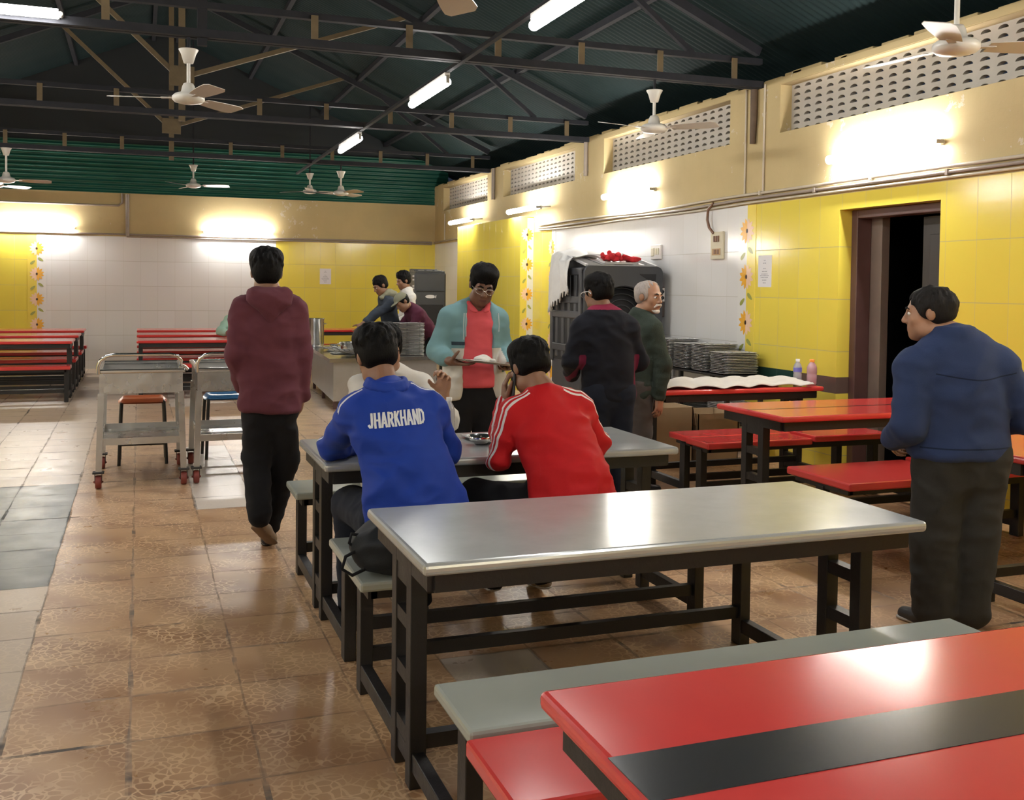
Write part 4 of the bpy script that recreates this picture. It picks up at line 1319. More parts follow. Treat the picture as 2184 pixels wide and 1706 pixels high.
def vnormals(P, F):
    n = np.cross(P[F[:, 2]] - P[F[:, 0]], P[F[:, 3]] - P[F[:, 1]])
    N = np.zeros_like(P)
    for i in range(4): np.add.at(N, F[:, i], n)
    return N / np.maximum(np.linalg.norm(N, axis=1), 1e-12)[:, None]

def folds(P, amp, wl, seed):
    """soft cloth creases: ridged noise, drawn out along slanting directions"""
    r = random.Random(seed)
    off = Vector((r.uniform(0, 50), r.uniform(0, 50), r.uniform(0, 50)))
    out = np.zeros(len(P))
    nz = mnoise.noise
    f1, f2, f3 = .62 / wl, 1.15 / wl, .35 / wl
    for i, p in enumerate(P.tolist()):
        v = Vector(p)
        w = Vector((v.x + .6 * v.z, v.y, v.z * 1.5 - .25 * v.x))
        g = max(0.0, min(1.0, .5 + 1.3 * nz(v * f3 + off)))
        a = 1 - abs(nz(w * f1 + off)) * 3.2
        b = 1 - abs(nz(w * f2 - off)) * 3.2
        out[i] = (max(a, -1) * .62 + max(b, -1) * .38) * (.35 + .65 * g)
    return out * amp * 2.1

def skin(name, sdf, mat, parent, fold=None, attrs=None, smooth=1, disp=None):
    P, F = sdf.mesh()
    if smooth: P = relax(P, F, smooth)
    if fold:
        P = P + vnormals(P, F) * folds(P, *fold)[:, None]
    if disp is not None:
        P = P + vnormals(P, F) * disp(P)[:, None]
    me = bpy.data.meshes.new(name)
    me.vertices.add(len(P)); me.vertices.foreach_set('co', P.ravel())
    me.loops.add(len(F) * 4); me.polygons.add(len(F))
    me.polygons.foreach_set('loop_start', np.arange(len(F)) * 4)
    me.loops.foreach_set('vertex_index', F.ravel().astype(np.int32))
    me.polygons.foreach_set('use_smooth', np.ones(len(F), bool))
    me.update(calc_edges=True)
    if attrs:
        for an, fn in attrs.items():
            a = me.attributes.new(an, 'FLOAT', 'POINT')
            a.data.foreach_set('value', np.asarray(fn(P), np.float32))
    me.materials.append(mat)
    me.validate()
    return link(name, me, parent)

def skinmat(name, col, lip):
    mt, t, b = newmat(name)
    n = t.noise(14, 4, .6, t.obj())
    c = t.mix(n, tuple(x * .84 for x in col), tuple(min(1, x * 1.14) for x in col))
    a = t.node('ShaderNodeAttribute', attribute_name='lip').outputs['Fac']
    c = t.mix(t.ramp(a, .012, .004), c, lip)
    t.put(b.inputs['Base Color'], c)
    b.inputs['Roughness'].default_value = .5
    b.inputs['Subsurface Weight'].default_value = .06
    b.inputs['Subsurface Radius'].default_value = (.02, .008, .004)
    t.put(b.inputs['Normal'], t.bump(t.noise(300, 2, .5, t.obj()), .12, .003))
    return mt
SK_A = skinmat('skin_brown', (.235, .115, .066), (.16, .055, .045))
SK_B = skinmat('skin_dark_brown', (.155, .073, .045), (.11, .04, .035))
SK_C = skinmat('skin_light_brown', (.36, .19, .115), (.26, .10, .08))
def hairmat(name, col):
    mt, t, b = newmat(name)
    o = t.obj()
    mp = t.node('ShaderNodeMapping'); mp.inputs['Scale'].default_value = (1.0, 1.0, .22)
    t.l.new(o, mp.inputs[0])
    n = t.noise(190, 3, .6, mp.outputs[0])
    t.put(b.inputs['Base Color'], t.mix(n, tuple(c * .55 for c in col), tuple(min(1, c * 1.6) for c in col)))
    b.inputs['Roughness'].default_value = .62
    b.inputs['Specular IOR Level'].default_value = .12
    t.put(b.inputs['Normal'], t.bump(n, .7, .004))
    return mt
HR_K = hairmat('black_hair', (.0032, .0028, .0030))
HR_N = hairmat('grizzled_dark_hair', (.014, .0125, .012))
HR_G = hairmat('grey_hair', (.33, .29, .27))
HR_W = hairmat('white_whiskers', (.60, .57, .54))
M_EYEW = pr('eye_white', (.66, .62, .58), .25, var=.03)
M_EYED = pr('eye_dark', (.012, .008, .006), .15, var=.1)
M_SHOE = pr('tan_shoe', (.27, .20, .13), .6, var=.2, vscale=20)
M_SHOED = pr('dark_shoe', (.022, .02, .02), .45, var=.2)
M_SHOEW = pr('pale_shoe_sole', (.48, .46, .44), .6, var=.1)

def frame(f, up=(0, 0, 1)):
    f = nrm(f); r = nrm(np.cross(f, up)); u = np.cross(r, f)
    return np.stack([r, f, u], 1)                                   # columns: right, forward, up

def head_prims(S, c, M, s=1.0):
    T = lambda x, y, z: np.asarray(c) + M @ V(x, y, z) * s
    E = lambda x, y, z, rx, ry, rz, k=.02, op='u': S.ell(T(x, y, z), V(rx, ry, rz) * s, M, k, op)
    C = lambda a, b, ra, rb, k=.012, op='u': S.cap(T(*a), T(*b), ra * s, rb * s, k, None, op)
    E(0, -.014, .035, .074, .094, .083); E(0, .022, -.03, .060, .070, .085, .03)
    E(0, .040, -.075, .046, .046, .040, .03); E(0, .064, -.100, .027, .024, .020, .02)
    for q in (-1, 1):
        E(q * .040, .052, -.028, .024, .026, .028, .02)
        E(q * .046, .015, -.075, .022, .040, .030, .02)
    C((-.036, .080, .020), (.036, .080, .020), .012, .012, .018)
    for q in (-1, 1): E(q * .031, .097, .002, .017, .014, .011, .010, 's')
    C((0, .088, .010), (0, .108, -.030), .0075, .012, .010)
    for q in (-1, 1): E(q * .012, .098, -.036, .009, .010, .008, .008)
    C((-.019, .086, -.063), (.019, .086, -.063), .0065, .0065, .008); C((-.016, .085, -.074), (.016, .085, -.074), .0075, .0075, .008)
    for q in (-1, 1):
        E(q * .078, -.012, -.004, .011, .021, .032, .008); E(q * .073, -.004, -.008, .012, .012, .016, .006)
    return T

def hand_prims(S, w, d, n, side, curl=(.35, .45, .35), spread=.10, thumb=.5, s=1.0, curls=None):
    """palm + five fingers; d to the fingertips, n out of the palm, side toward the thumb"""
    d = nrm(d); n = nrm(np.asarray(n) - d * (np.asarray(n) @ d)); side = nrm(np.asarray(side) - d * (np.asarray(side) @ d) - n * (np.asarray(side) @ n))
    w = np.asarray(w, float)
    M = np.stack([side, d, n], 1)
    S.cap(w - d * .01 * s, w + d * .03 * s, .026 * s, .027 * s, .02, (n, .7))
    S.ell(w + d * .055 * s, V(.040, .050, .017) * s, M, .015)
    S.ell(w + d * .036 * s + side * .024 * s + n * .010 * s, V(.018, .030, .017) * s, M, .012)
    L = ((.044, .027, .020), (.048, .030, .021), (.045, .028, .020), (.036, .021, .017))
    for i in range(4):
        o = (.030 - .0205 * i)
        p = w + d * (.094 - .006 * abs(i - 1.2)) * s + side * o * s
        cu = curls[i] if curls else (curl[0] + .06 * i, curl[1] + .05 * i, curl[2] + .03 * i)
        dd = nrm(d + side * spread * (1.2 - i) * .5); ang = 0
        r0 = .0098 if i < 3 else .0085
        for j in range(3):
            ang += cu[j]
            dir_ = dd * math.cos(ang) + n * math.sin(ang)
            q = p + dir_ * L[i][j] * s
            S.cap(p, q, (r0 - .0009 * j) * s, (r0 - .0009 * (j + 1)) * s, .005)
            p = q
    p = w + d * .028 * s + side * .034 * s + n * .006 * s
    dir_ = nrm(d * .72 + side * .62 + n * thumb)
    for j, l in enumerate((.036, .030, .024)):
        q = p + dir_ * l * s
        S.cap(p, q, (.0125 - .0014 * j) * s, (.0115 - .0014 * j) * s, .008)
        p = q
        dir_ = nrm(dir_ - side * .30 * thumb * 1.2 + n * .25 * thumb + d * .1)

def hair_part(parent, c, M, s, mat, top=.0, sides=1.0, back=-.078, quiff=0.0, front=.075, seed=1, square=0.0, h=.0058, sweep=0.0, tuft=1.0, n=170, low=.062):
    """cap of hair with combed tufts; front = how far forward the hairline sits, low = height of the fringe on the forehead"""
    S = SDF(h)
    T = lambda x, y, z: np.asarray(c) + M @ V(x, y, z) * s
    S.ell(T(0, -.018, .040 + top * .4), V(.081, .100, .086 + top) * s, M, .02)
    S.ell(T(0, -.048, -.005), V(.077, .064, .080) * s, M, .03)
    for q in (-1, 1):
        if square: S.ell(T(q * .046, -.010, .078 + top * .5), V(.045 + square * .3, .070, .040 + square) * s, M, .03)
        S.ell(T(q * .068, .0, .012), V(.016, .038, .036) * s * sides, M, .02)
    if quiff: S.ell(T(sweep, .050, .088 + quiff * .5), V(.060, .045, .026 + quiff) * s, M, .03)
    S.ell(T(0, .125, low - .096), V(.112, .094, .098) * s, M, .012, 's')          # the face stays clear
    S.half(T(0, front, .06), M @ V(0, 1, .12), .02)
    for q in (-1, 1): S.ell(T(q * .092, -.004, -.012), V(.026, .026, .034) * s, M, .008, 's')
    S.half(T(0, 0, back), M @ V(0, -.25, -1), .02)
    r = np.random.RandomState(seed)
    for i in range(n):
        th = r.uniform(0, 2 * PI); z = r.uniform(-.55, 1.0) if r.rand() < .7 else r.uniform(.3, 1)
        q = V(math.sqrt(max(0, 1 - z * z)) * math.cos(th), math.sqrt(max(0, 1 - z * z)) * math.sin(th), z)
        wx = .081 + (square * .35 + .012 * (square > 0)) * max(0, z)
        loc = V(q[0] * wx, -.018 + q[1] * .099, .040 + top * .4 + q[2] * (.086 + top))
        if loc[1] > front - .012 or (loc[1] > .02 and loc[2] < low + .012) or loc[2] < back + .022 or (abs(loc[0]) > .062 and loc[2] < .030 and loc[1] > -.035): continue
        nr = nrm(V(q[0] / .08, q[1] / .1, q[2] / .09))
        crown = V(.012, -.045, .14)
        fl = nrm(loc - crown); fl = fl + .28 * r.normal(size=3); fl = nrm(fl - nr * (fl @ nr))
        l = r.uniform(.018, .034)
        p0 = loc - nr * .004; p1 = loc + fl * l + nr * (.0015 + .0035 * tuft * r.rand() - l * l * 5.5)
        p2 = p1 + fl * l * .55 - nr * (l * .22 - .003 * tuft * r.rand())
        S.cap(T(*p0), T(*p1), .0085 * s, .0070 * s, .006); S.cap(T(*p1), T(*p2), .0070 * s, .0035 * s, .004)
    return skin('hair', S, mat, parent, smooth=1)

def face_bits(parent, c, M, s=1.0, brow=HR_K, look=(0, 0), lids=False):
    T = lambda x, y, z: np.asarray(c) + M @ V(x, y, z) * s
    for q in (-1, 1):
        S = SDF(.003); S.ell(T(q * .031, .077, .001), V(.0135, .0125, .0105) * s, M, .002)
        e = skin('eyelid' if lids else 'eye', S, lids or M_EYEW, parent, smooth=0)
        if lids:
            S = SDF(.002); S.cap(T(q * .020, .0885, -.0055), T(q * .042, .0865, -.0055), .0018 * s, .0018 * s, .002)
            skin('eyelash', S, M_EYED, e, smooth=0)
        S = SDF(.002); S.ell(T(q * .031 + look[0] * .006, .0865, .001 + look[1] * .004), V(.0058, .0045, .0058) * s, M, .002)
        if not lids: skin('iris', S, M_EYED, e, smooth=0)
        S = SDF(.003)
        S.cap(T(q * .014, .0945, .022), T(q * .032, .0915, .0275), .0048 * s, .0052 * s, .004); S.cap(T(q * .032, .0915, .0275), T(q * .049, .079, .021), .0052 * s, .003 * s, .004)
        skin('eyebrow', S, brow, parent)

def shoe(parent, heel, toe, mat, w=.043, up=(0, 0, 1), sole=None, h=.0085):
    heel = np.asarray(heel, float); toe = np.asarray(toe, float)
    S = SDF(h)
    d = nrm(toe - heel); u = nrm(np.asarray(up, float) - d * (np.asarray(up, float) @ d)); L = np.linalg.norm(toe - heel)
    S.cap(heel + d * .03 + u * .032, heel + d * L * .45 + u * .034, .036, .040, .02); S.cap(heel + d * L * .45 + u * .032, toe - d * .045 + u * .026, .042, w * .78, .02)
    S.cap(heel + d * .045 + u * .05, heel + d * .055 + u * .085, .034, .036, .02)
    S.half(heel + u * .006, -u, .004)
    o = skin('shoe', S, mat, parent)
    S = SDF(h)
    S.cap(heel + d * .035 + u * .010, heel + d * L * .5 + u * .010, .038, .037, .01, (u, .32)); S.cap(heel + d * L * .5 + u * .010, toe - d * .045 + u * .010, .037, .041, .01, (u, .32))
    skin('sole', S, sole or M_SHOED, o)
    return o

class Person:
    """joints in metres in the hall's own coordinates; 'a' = the side on the left seen from the camera"""
    def __init__(s, label, base, head, face, neck, sA, sB, hips, headup=(0, 0, 1), hs=1.0, group=None):
        s.root = thing('person', label, 'person', base)
        s.inv = -np.asarray(base, float)
        s.head = np.asarray(head, float); s.M = frame(face, headup); s.hs = hs
        s.neck = np.asarray(neck, float); s.sA = np.asarray(sA, float); s.sB = np.asarray(sB, float); s.hips = np.asarray(hips, float)
        ac = s.sB - s.sA
        up = nrm(s.neck - s.hips)
        s.ax = nrm(ac); s.fw = nrm(np.cross(up, s.ax)); s.up = up       # fw or its reverse: only used as the flat axis
        s.base = np.asarray(base, float)
    def L(s, o):
        """meshes are grown in hall coordinates; move them under the person's base point"""
        me = o.data
        n = len(me.vertices); a = np.empty(n * 3); me.vertices.foreach_get('co', a)
        a = a.reshape(-1, 3) - s.base; me.vertices.foreach_set('co', a.ravel()); me.update()
        for ch in o.children: s.L(ch)
        return o
    def body(s, mat, arms, hands=(), legs=(), h=.008, feet=()):
        S = SDF(h)
        T = head_prims(S, s.head, s.M, s.hs)
        S.cap(T(0, -.022, -.055), s.neck + s.up * .01, .052 * s.hs, .056, .02)
        S.cap(s.neck - s.up * .10, s.hips, .085, .095, .05, (s.fw, .72)); S.cap(s.sA, s.sB, .048, .048, .04)
        S.cap(s.neck + s.up * .015, (s.sA + s.sB) / 2 - s.up * .03, .058, .085, .04, (s.fw, .8))
        for sh, el, wr in arms:
            S.cap(sh, el, .043, .036, .02); S.cap(el, wr, .037, .026, .015)
        for kw in hands: hand_prims(S, **kw)
        for hp, kn, an in legs:
            S.cap(hp, kn, .066, .050, .03); S.cap(kn, an, .050, .036, .03)
        for a, b in feet: S.cap(a, b, .035, .028, .02)
        lipc = T(0, .092, -.068)
        s.b = skin('body', S, mat, s.root, attrs={'lip': lambda P: np.abs((P - lipc) @ s.M[:, 2]) + np.maximum(0, np.abs((P - lipc) @ s.M[:, 0]) - .018) + np.maximum(0, np.abs((P - lipc) @ s.M[:, 1]) - .012) * 3})
        return s
    def torso(s, S, hem, hemw, waist=None, depth=.62, chest=.165, sh=.062, k=.05, top=None):
        hem = np.asarray(hem, float)
        c = s.neck - s.up * .17
        w = np.asarray(waist, float) if waist is not None else hem * .45 + c * .55
        S.cap(hem, w, hemw, (hemw + chest) * .5 - .012, k, (s.fw, depth)); S.cap(w, c, (hemw + chest) * .5 - .012, chest, k, (s.fw, depth))
        S.cap(c, c + s.up * .05, chest, chest * .92, k, (s.fw, depth))
        S.cap(s.sA, s.sB, sh, sh, k); S.cap(s.sA, s.neck - s.up * .005, sh * .92, .062, .05); S.cap(s.sB, s.neck - s.up * .005, sh * .92, .062, .05)
    def sleeve(s, S, sh, el, wr, r0=.062, r1=.054, r2=.042, k=.035):
        sh, el, wr = (np.asarray(x, float) for x in (sh, el, wr))
        S.cap(sh, el, r0, r1, k); S.cap(el, wr, r1, r2, .02)
    def collar(s, S, r=.066, hgt=.035, th=.013, lean=0.0):
        c = s.neck + s.up * hgt + s.fw * lean
        pts = [c + (s.ax * math.cos(a) * r + s.fw * math.sin(a) * r * .92) for a in [2 * PI * i / 16 for i in range(16)]]
        for i in range(16): S.cap(pts[i], pts[(i + 1) % 16], th, th, .012)
        pts = [p - s.up * .02 for p in pts]
        for i in range(16): S.cap(pts[i], pts[(i + 1) % 16], th * 1.15, th * 1.15, .02)
    def trousers(s, mat, legs, hip_c, hw, r=(.098, .072, .062), h=.011, fold=(.0035, .10), cut=None, seed=3):
        S = SDF(h)
        hip_c = np.asarray(hip_c, float)
        S.cap(hip_c - s.ax * hw * .45, hip_c + s.ax * hw * .45, hw * .68, hw * .68, .05, (s.fw, .85))
        S.cap(hip_c, hip_c + s.up * .12, hw, hw * .92, .04, (s.fw, .64))
        for hp, kn, an in legs:
            S.cap(hp, kn, r[0], r[1], .035); S.cap(kn, an, r[1], r[2], .03)
        if cut is not None: S.half(*cut)
        s.t = skin('trousers', S, mat, s.root, fold=(*fold, seed), smooth=2)
        return s.t
    def done(s):
        for ch in list(s.root.children): s.L(ch)
        return s

def poly_attr(chain, out, neck=None, clear=.075):
    """signed distance across a sleeve from the line that runs down its outer side"""
    chain = [np.asarray(p, float) for p in chain]
    def fn(P):
        best = np.full(len(P), 9.0); val = np.full(len(P), 9.0)
        for a, b in zip(chain[:-1], chain[1:]):
            ba = b - a; t = np.clip(((P - a) @ ba) / (ba @ ba), 0, 1)
            q = a + t[:, None] * ba; o = P - q; d = np.linalg.norm(o, axis=1)
            raw = ((P - a) @ ba) / (ba @ ba)
            dirn = nrm(ba); ov = nrm(np.asarray(out) - dirn * (np.asarray(out) @ dirn)); m = np.cross(dirn, ov)
            v = np.where((o @ ov > 0) & ((raw > 0) | (a is not chain[0])), o @ m, 9.0)
            up = d < best
            best = np.where(up, d, best); val = np.where(up, v, val)
        if neck is not None: val = np.where(np.linalg.norm(P - neck, axis=1) < clear, 9.0, val)
        return val
    return fn

def both(f, g): return lambda P: np.where(np.abs(f(P)) < np.abs(g(P)), f(P), g(P))
# ------------------------------------------------------------------ 1 man in the maroon hoodie, walking away
p = Person('man in a maroon hoodie and black trousers walking away beside the trolleys', (.69, 5.9, 0), (.676, 5.87, 1.578), (.06, 1, -.06), (.685, 5.85, 1.445), (.548, 5.85, 1.365), (.822, 5.85, 1.372), (.695, 5.85, .90))
aA = [(.548, 5.85, 1.365), (.508, 5.83, 1.13), (.555, 5.97, .93)]
aB = [(.822, 5.85, 1.372), (.868, 5.84, 1.13), (.876, 5.88, .885)]
legs = [((.640, 5.87, .80), (.630, 5.91, .52), (.634, 5.79, .215)), ((.758, 5.87, .80), (.795, 5.96, .50), (.712, 6.00, .12))]
p.body(SK_A, [aA, aB], [dict(w=aB[2], d=(-.06, .05, -1), n=(-1, .1, 0), side=(0, 1, 0), curl=(.35, .5, .4))], legs)
hair_part(p.root, p.head, p.M, 1.0, HR_K, top=.014, sides=1.25, back=-.085, seed=2, square=.014, quiff=.010)
S = SDF(.011); p.torso(S, (.698, 5.85, .86), .175, waist=(.695, 5.85, 1.06), chest=.165, depth=.66)
p.sleeve(S, *aA, .064, .060, .048); p.sleeve(S, *aB, .064, .060, .048)
S.cap((.698, 5.85, .845), (.698, 5.85, .80), .168, .160, .02, ((0, 1, 0), .74))
S.half((.7, 5.85, .795), (0, 0, -1), .01)
M_HOOD = cloth('maroon_fleece', (.115, .036, .050), var=.14)
hd = skin('hoodie', S, M_HOOD, p.root, fold=(.0065, .13, 5), smooth=2)
S = SDF(.010)
S.ell((.685, 5.775, 1.425), (.120, .072, .062), k=.04)
S.cap((.685, 5.752, 1.40), (.685, 5.748, 1.315), .075, .028, .04, ((0, 1, 0), .55))
S.cap((.592, 5.835, 1.455), (.61, 5.79, 1.44), .034, .036, .04); S.cap((.778, 5.835, 1.455), (.76, 5.79, 1.44), .034, .036, .04)
S.cap((.605, 5.785, 1.462), (.765, 5.785, 1.462), .034, .034, .03)
S.cap((.60, 5.85, 1.455), (.64, 5.92, 1.42), .030, .028, .03); S.cap((.77, 5.85, 1.455), (.73, 5.92, 1.42), .030, .028, .03)
skin('hood', S, M_HOOD, hd, fold=(.004, .09, 8), smooth=2)
M_BLKT = cloth('black_trousers', (.012, .012, .014), var=.2)
p.trousers(M_BLKT, legs, (.698, 5.865, .80), .132, (.092, .078, .062), fold=(.005, .11))
shoe(p.root, (.600, 5.755, .160), (.728, 5.930, .004), M_SHOE, up=(.3, .55, .8), sole=pr('brown_sole', (.17, .115, .075), .7, var=.3))
shoe(p.root, (.690, 5.95, 0), (.745, 6.20, 0), M_SHOED)
p.done()

# ------------------------------------------------------------------ 2 seated man in the blue jacket
p = Person('seated man seen from behind in a blue jacket lettered across the back', (1.03, 4.08, 0), (.945, 4.235, 1.215), (-.05, 1, -.32), (.968, 4.155, 1.065), (.838, 4.165, .985), (1.165, 4.165, .985), (1.05, 3.99, .60), headup=(-.12, .15, 1), hs=1.0)
aA = [(.838, 4.165, .985), (.790, 4.40, .812), (.98, 4.66, .80)]
aB = [(1.165, 4.165, .985), (1.262, 4.24, .800), (1.13, 4.58, .815)]
legs = [((.935, 4.03, .555), (.880, 4.46, .545), (.885, 4.44, .10)), ((1.15, 4.03, .555), (1.22, 4.46, .545), (1.20, 4.46, .10))]
p.body(SK_A, [aA, aB], [dict(w=aA[2], d=(.6, .7, -.1), n=(.1, .1, -1), side=(.7, -.6, .2), curl=(.4, .5, .4)), dict(w=aB[2], d=(-.5, .75, -.1), n=(0, 0, -1), side=(-.7, -.5, .2), curl=(.4, .5, .4))], legs)
hair_part(p.root, p.head, p.M, 1.0, HR_K, top=.012, sides=1.2, back=-.070, quiff=.014, seed=4, square=.006)
M_BLUE = cloth('blue_polyester', (.012, .042, .30), stripes=[('piping', 0.0, .0055, (.62, .64, .70))], var=.10, rough=.62, bump=.12)
S = SDF(.010); p.torso(S, (1.06, 3.99, .60), .205, waist=(1.035, 4.03, .76), chest=.172, depth=.62, sh=.062)
p.sleeve(S, *aA, .064, .058, .046); p.sleeve(S, *aB, .064, .060, .050)
S.cap((.97, 3.97, .66), (.955, 3.955, .53), .115, .070, .05, ((0, 1, 0), .6))
S.cap((1.10, 3.99, .66), (1.20, 4.00, .635), .12, .075, .05, ((0, 1, 0), .7))
S.half((1.0, 3.9, .505), (-.28, 0, -1), .01)
p.collar(S, .066, .020, .016)
jk = skin('jacket', S, M_BLUE, p.root, fold=(.0095, .12, 11), smooth=2,
          attrs={'piping': both(poly_attr([p.neck + V(-.04, 0, .01)] + aA, (-.55, -.36, .75), p.neck, .105), poly_attr([p.neck + V(.04, 0, .01)] + aB, (.55, -.36, .75), p.neck, .105))})
S = SDF(.008)
c = p.neck + V(0, -.008, .058)
ring = [c + V(math.cos(a) * .074, math.sin(a) * .068, -.006 * math.sin(a) - (.022 if math.sin(a) < 0 else 0) * abs(math.sin(a))) for a in [2 * PI * i / 20 for i in range(20)]]
for i in range(20):
    S.cap(ring[i], ring[(i + 1) % 20], .013, .013, .01)
    S.cap(ring[i] - V(0, 0, .02) + nrm(ring[i] - c) * .010, ring[(i + 1) % 20] - V(0, 0, .02) + nrm(ring[(i + 1) % 20] - c) * .010, .011, .011, .014)
skin('collar', S, M_BLUE, jk, attrs={'piping': lambda P: np.full(len(P), 9.)})
# lettering printed across the shoulder blades: bold block capitals laid on the cloth
GL = {'J': [[(.78, 1), (.78, .28), (.66, .10), (.40, .10), (.24, .22)]], 'H': [[(.14, 0), (.14, 1)], [(.86, 0), (.86, 1)], [(.14, .5), (.86, .5)]],
      'A': [[(.10, 0), (.5, 1)], [(.90, 0), (.5, 1)], [(.27, .30), (.73, .30)]], 'R': [[(.14, 0), (.14, 1)], [(.14, .90), (.62, .90), (.80, .80), (.80, .60), (.62, .49), (.14, .49)], [(.50, .48), (.86, 0)]],
      'K': [[(.14, 0), (.14, 1)], [(.86, 1), (.20, .44)], [(.40, .58), (.88, 0)]], 'N': [[(.14, 0), (.14, 1)], [(.86, 0), (.86, 1)], [(.14, .98), (.86, .02)]],
      'D': [[(.14, 0), (.14, 1)], [(.14, .90), (.55, .90), (.82, .72), (.82, .28), (.55, .10), (.14, .10)]]}
def lettering(txt, parent, x0, x1, z0, z1, rise, height, mat, y_from):
    pm = parent.data
    tree = BVHTree.FromPolygons([v.co.copy() for v in pm.vertices], [tuple(q.vertices) for q in pm.polygons])
    m = MB(); n = len(txt); cw = 1.0 / n; th = .150
    asp = (x1 - x0) * cw * .86 / height
    def put(u, w, d):
        x = x0 + (x1 - x0) * u; z = z0 + (z1 - z0) * u + rise * 4 * u * (1 - u) + height * w
        hit = tree.ray_cast(Vector((x, y_from, z)), Vector((0, 1, 0)))
        return (x, (hit[0].y - d) if hit[0] else y_from, z)
    for i, chx in enumerate(txt):
        for k, st in enumerate(GL[chx]):
            for (ax_, ay_), (bx_, by_) in zip(st[:-1], st[1:]):
                p_ = Vector((ax_ * asp, ay_)); q_ = Vector((bx_ * asp, by_)); d_ = (q_ - p_).normalized(); nn = Vector((-d_.y, d_.x)) * th / 2 * (1.0 if abs(d_.y) > .5 else .8)
                steep = abs(d_.y) > .9
                if len(st) > 2 or not steep: p_ = p_ - d_ * (.03 if len(st) > 2 else 0); q_ = q_ + d_ * (.05 if len(st) > 2 else 0)
                ns = 5; vs = []
                for s_ in range(ns + 1):
                    c_ = p_ + (q_ - p_) * s_ / ns
                    for e_ in (-1, 1):
                        v_ = c_ + nn * e_
                        vs.append(put((i + .07 + v_.x / asp * .86) * cw, min(1.0, max(0.0, v_.y)), .0024))
                m.add(vs, [(2 * s_, 2 * s_ + 1, 2 * s_ + 3, 2 * s_ + 2) for s_ in range(ns)])
    return m.build('lettering', mat, parent)
lettering('JHARKHAND', jk, .862, 1.102, .936, .952, .004, .060, pr('white_print', (.68, .70, .74), .6, var=.05), 3.4)
M_NAVYT = cloth('navy_trousers', (.013, .016, .026), var=.2)
p.trousers(M_NAVYT, legs, (1.045, 4.03, .565), .165, (.098, .075, .058), fold=(.004, .09))
shoe(p.root, (.885, 4.38, 0), (.875, 4.63, 0), M_SHOED); shoe(p.root, (1.20, 4.40, 0), (1.215, 4.65, 0), M_SHOED)
p.done()

# ------------------------------------------------------------------ 3 seated man in the red jacket on the phone
p = Person('seated man seen from behind in a red jacket holding a phone to his ear', (1.74, 4.08, 0), (1.640, 4.235, 1.158), (-.16, 1, -.36), (1.682, 4.155, 1.030), (1.552, 4.165, .962), (1.852, 4.165, .967), (1.745, 3.99, .58), headup=(-.06, .15, 1), hs=.98)
aA = [(1.552, 4.165, .962), (1.488, 4.205, .762), (1.560, 4.315, .985)]
aB = [(1.852, 4.165, .967), (1.985, 4.255, .795), (1.84, 4.58, .805)]
legs = [((1.63, 4.05, .555), (1.435, 4.36, .560), (1.62, 4.62, .10)), ((1.84, 4.04, .555), (1.90, 4.46, .545), (1.86, 4.60, .10))]
p.body(SK_A, [aA, aB], [dict(w=aA[2], d=(-.05, .12, 1), n=(.9, -.25, .1), side=(.1, -1, .1), curls=[(.5, .6, .4), (.5, .65, .4), (.5, .65, .4), (.5, .6, .4)], thumb=.2),
                        dict(w=aB[2], d=(-.5, .75, -.15), n=(0, 0, -1), side=(-.7, -.5, .2), curl=(.45, .5, .4))], legs)
hair_part(p.root, p.head, p.M, .98, HR_K, top=.010, sides=1.1, back=-.058, quiff=.018, seed=6, square=.004)
S = SDF(.004); S.ell(p.head + p.M @ V(.088, .004, -.010), (.009, .009, .011), k=.004); S.cap(p.head + p.M @ V(.090, .006, -.014), p.head + p.M @ V(.087, .018, -.034), .0035, .003, .003)
skin('earbud', S, M_WHITEPL, p.root)
M_REDJ = cloth('red_polyester', (.46, .010, .014), stripes=[('band', -.014, .0062, (.70, .66, .64)), ('band', .010, .0052, (.70, .66, .64))], var=.10, rough=.62, bump=.12)
S = SDF(.010); p.torso(S, (1.755, 3.99, .585), .192, waist=(1.735, 4.03, .74), chest=.158, depth=.62, sh=.058)
p.sleeve(S, *aA, .060, .056, .044); p.sleeve(S, *aB, .060, .058, .050)
S.cap((1.755, 3.99, .62), (1.755, 3.985, .50), .185, .180, .03, ((0, 1, 0), .62))
S.half((1.7, 4.0, .50), (0, 0, -1), .01)
p.collar(S, .062, .024, .014)
skin('jacket', S, M_REDJ, p.root, fold=(.0090, .11, 21), smooth=2,
     attrs={'band': both(poly_attr([p.neck + V(-.05, 0, .0)] + aA, (-.70, -.42, .55), p.neck, .085), poly_attr([p.neck + V(.05, 0, .0)] + aB, (.70, -.42, .55), p.neck, .085))})
M_BLK2 = cloth('black_joggers', (.011, .011, .013), var=.2)
p.trousers(M_BLK2, legs, (1.745, 4.04, .560), .160, (.100, .082, .055), fold=(.004, .09))
shoe(p.root, (1.612, 4.58, .045), (1.645, 4.83, .0), M_SHOE, up=(0, .2, 1), sole=M_SHOEW); shoe(p.root, (1.868, 4.55, .04), (1.88, 4.80, 0), M_SHOE, up=(0, .2, 1), sole=M_SHOEW)
p.done()
t = thing('mobile_phone', 'mobile phone held to the ear of the man in the red jacket', 'phone', (1.573, 4.262, 1.085))
t.rotation_euler = (-.28, .10, -.18)
MB().box((-.0045, -.036, -.075), (.0045, .036, .075), .004).build('case', M_COOLERD, t)
MB().box((.0044, -.032, -.070), (.0052, .032, .070)).build('screen', pr('phone_glass', (.03, .03, .04), .08), t)

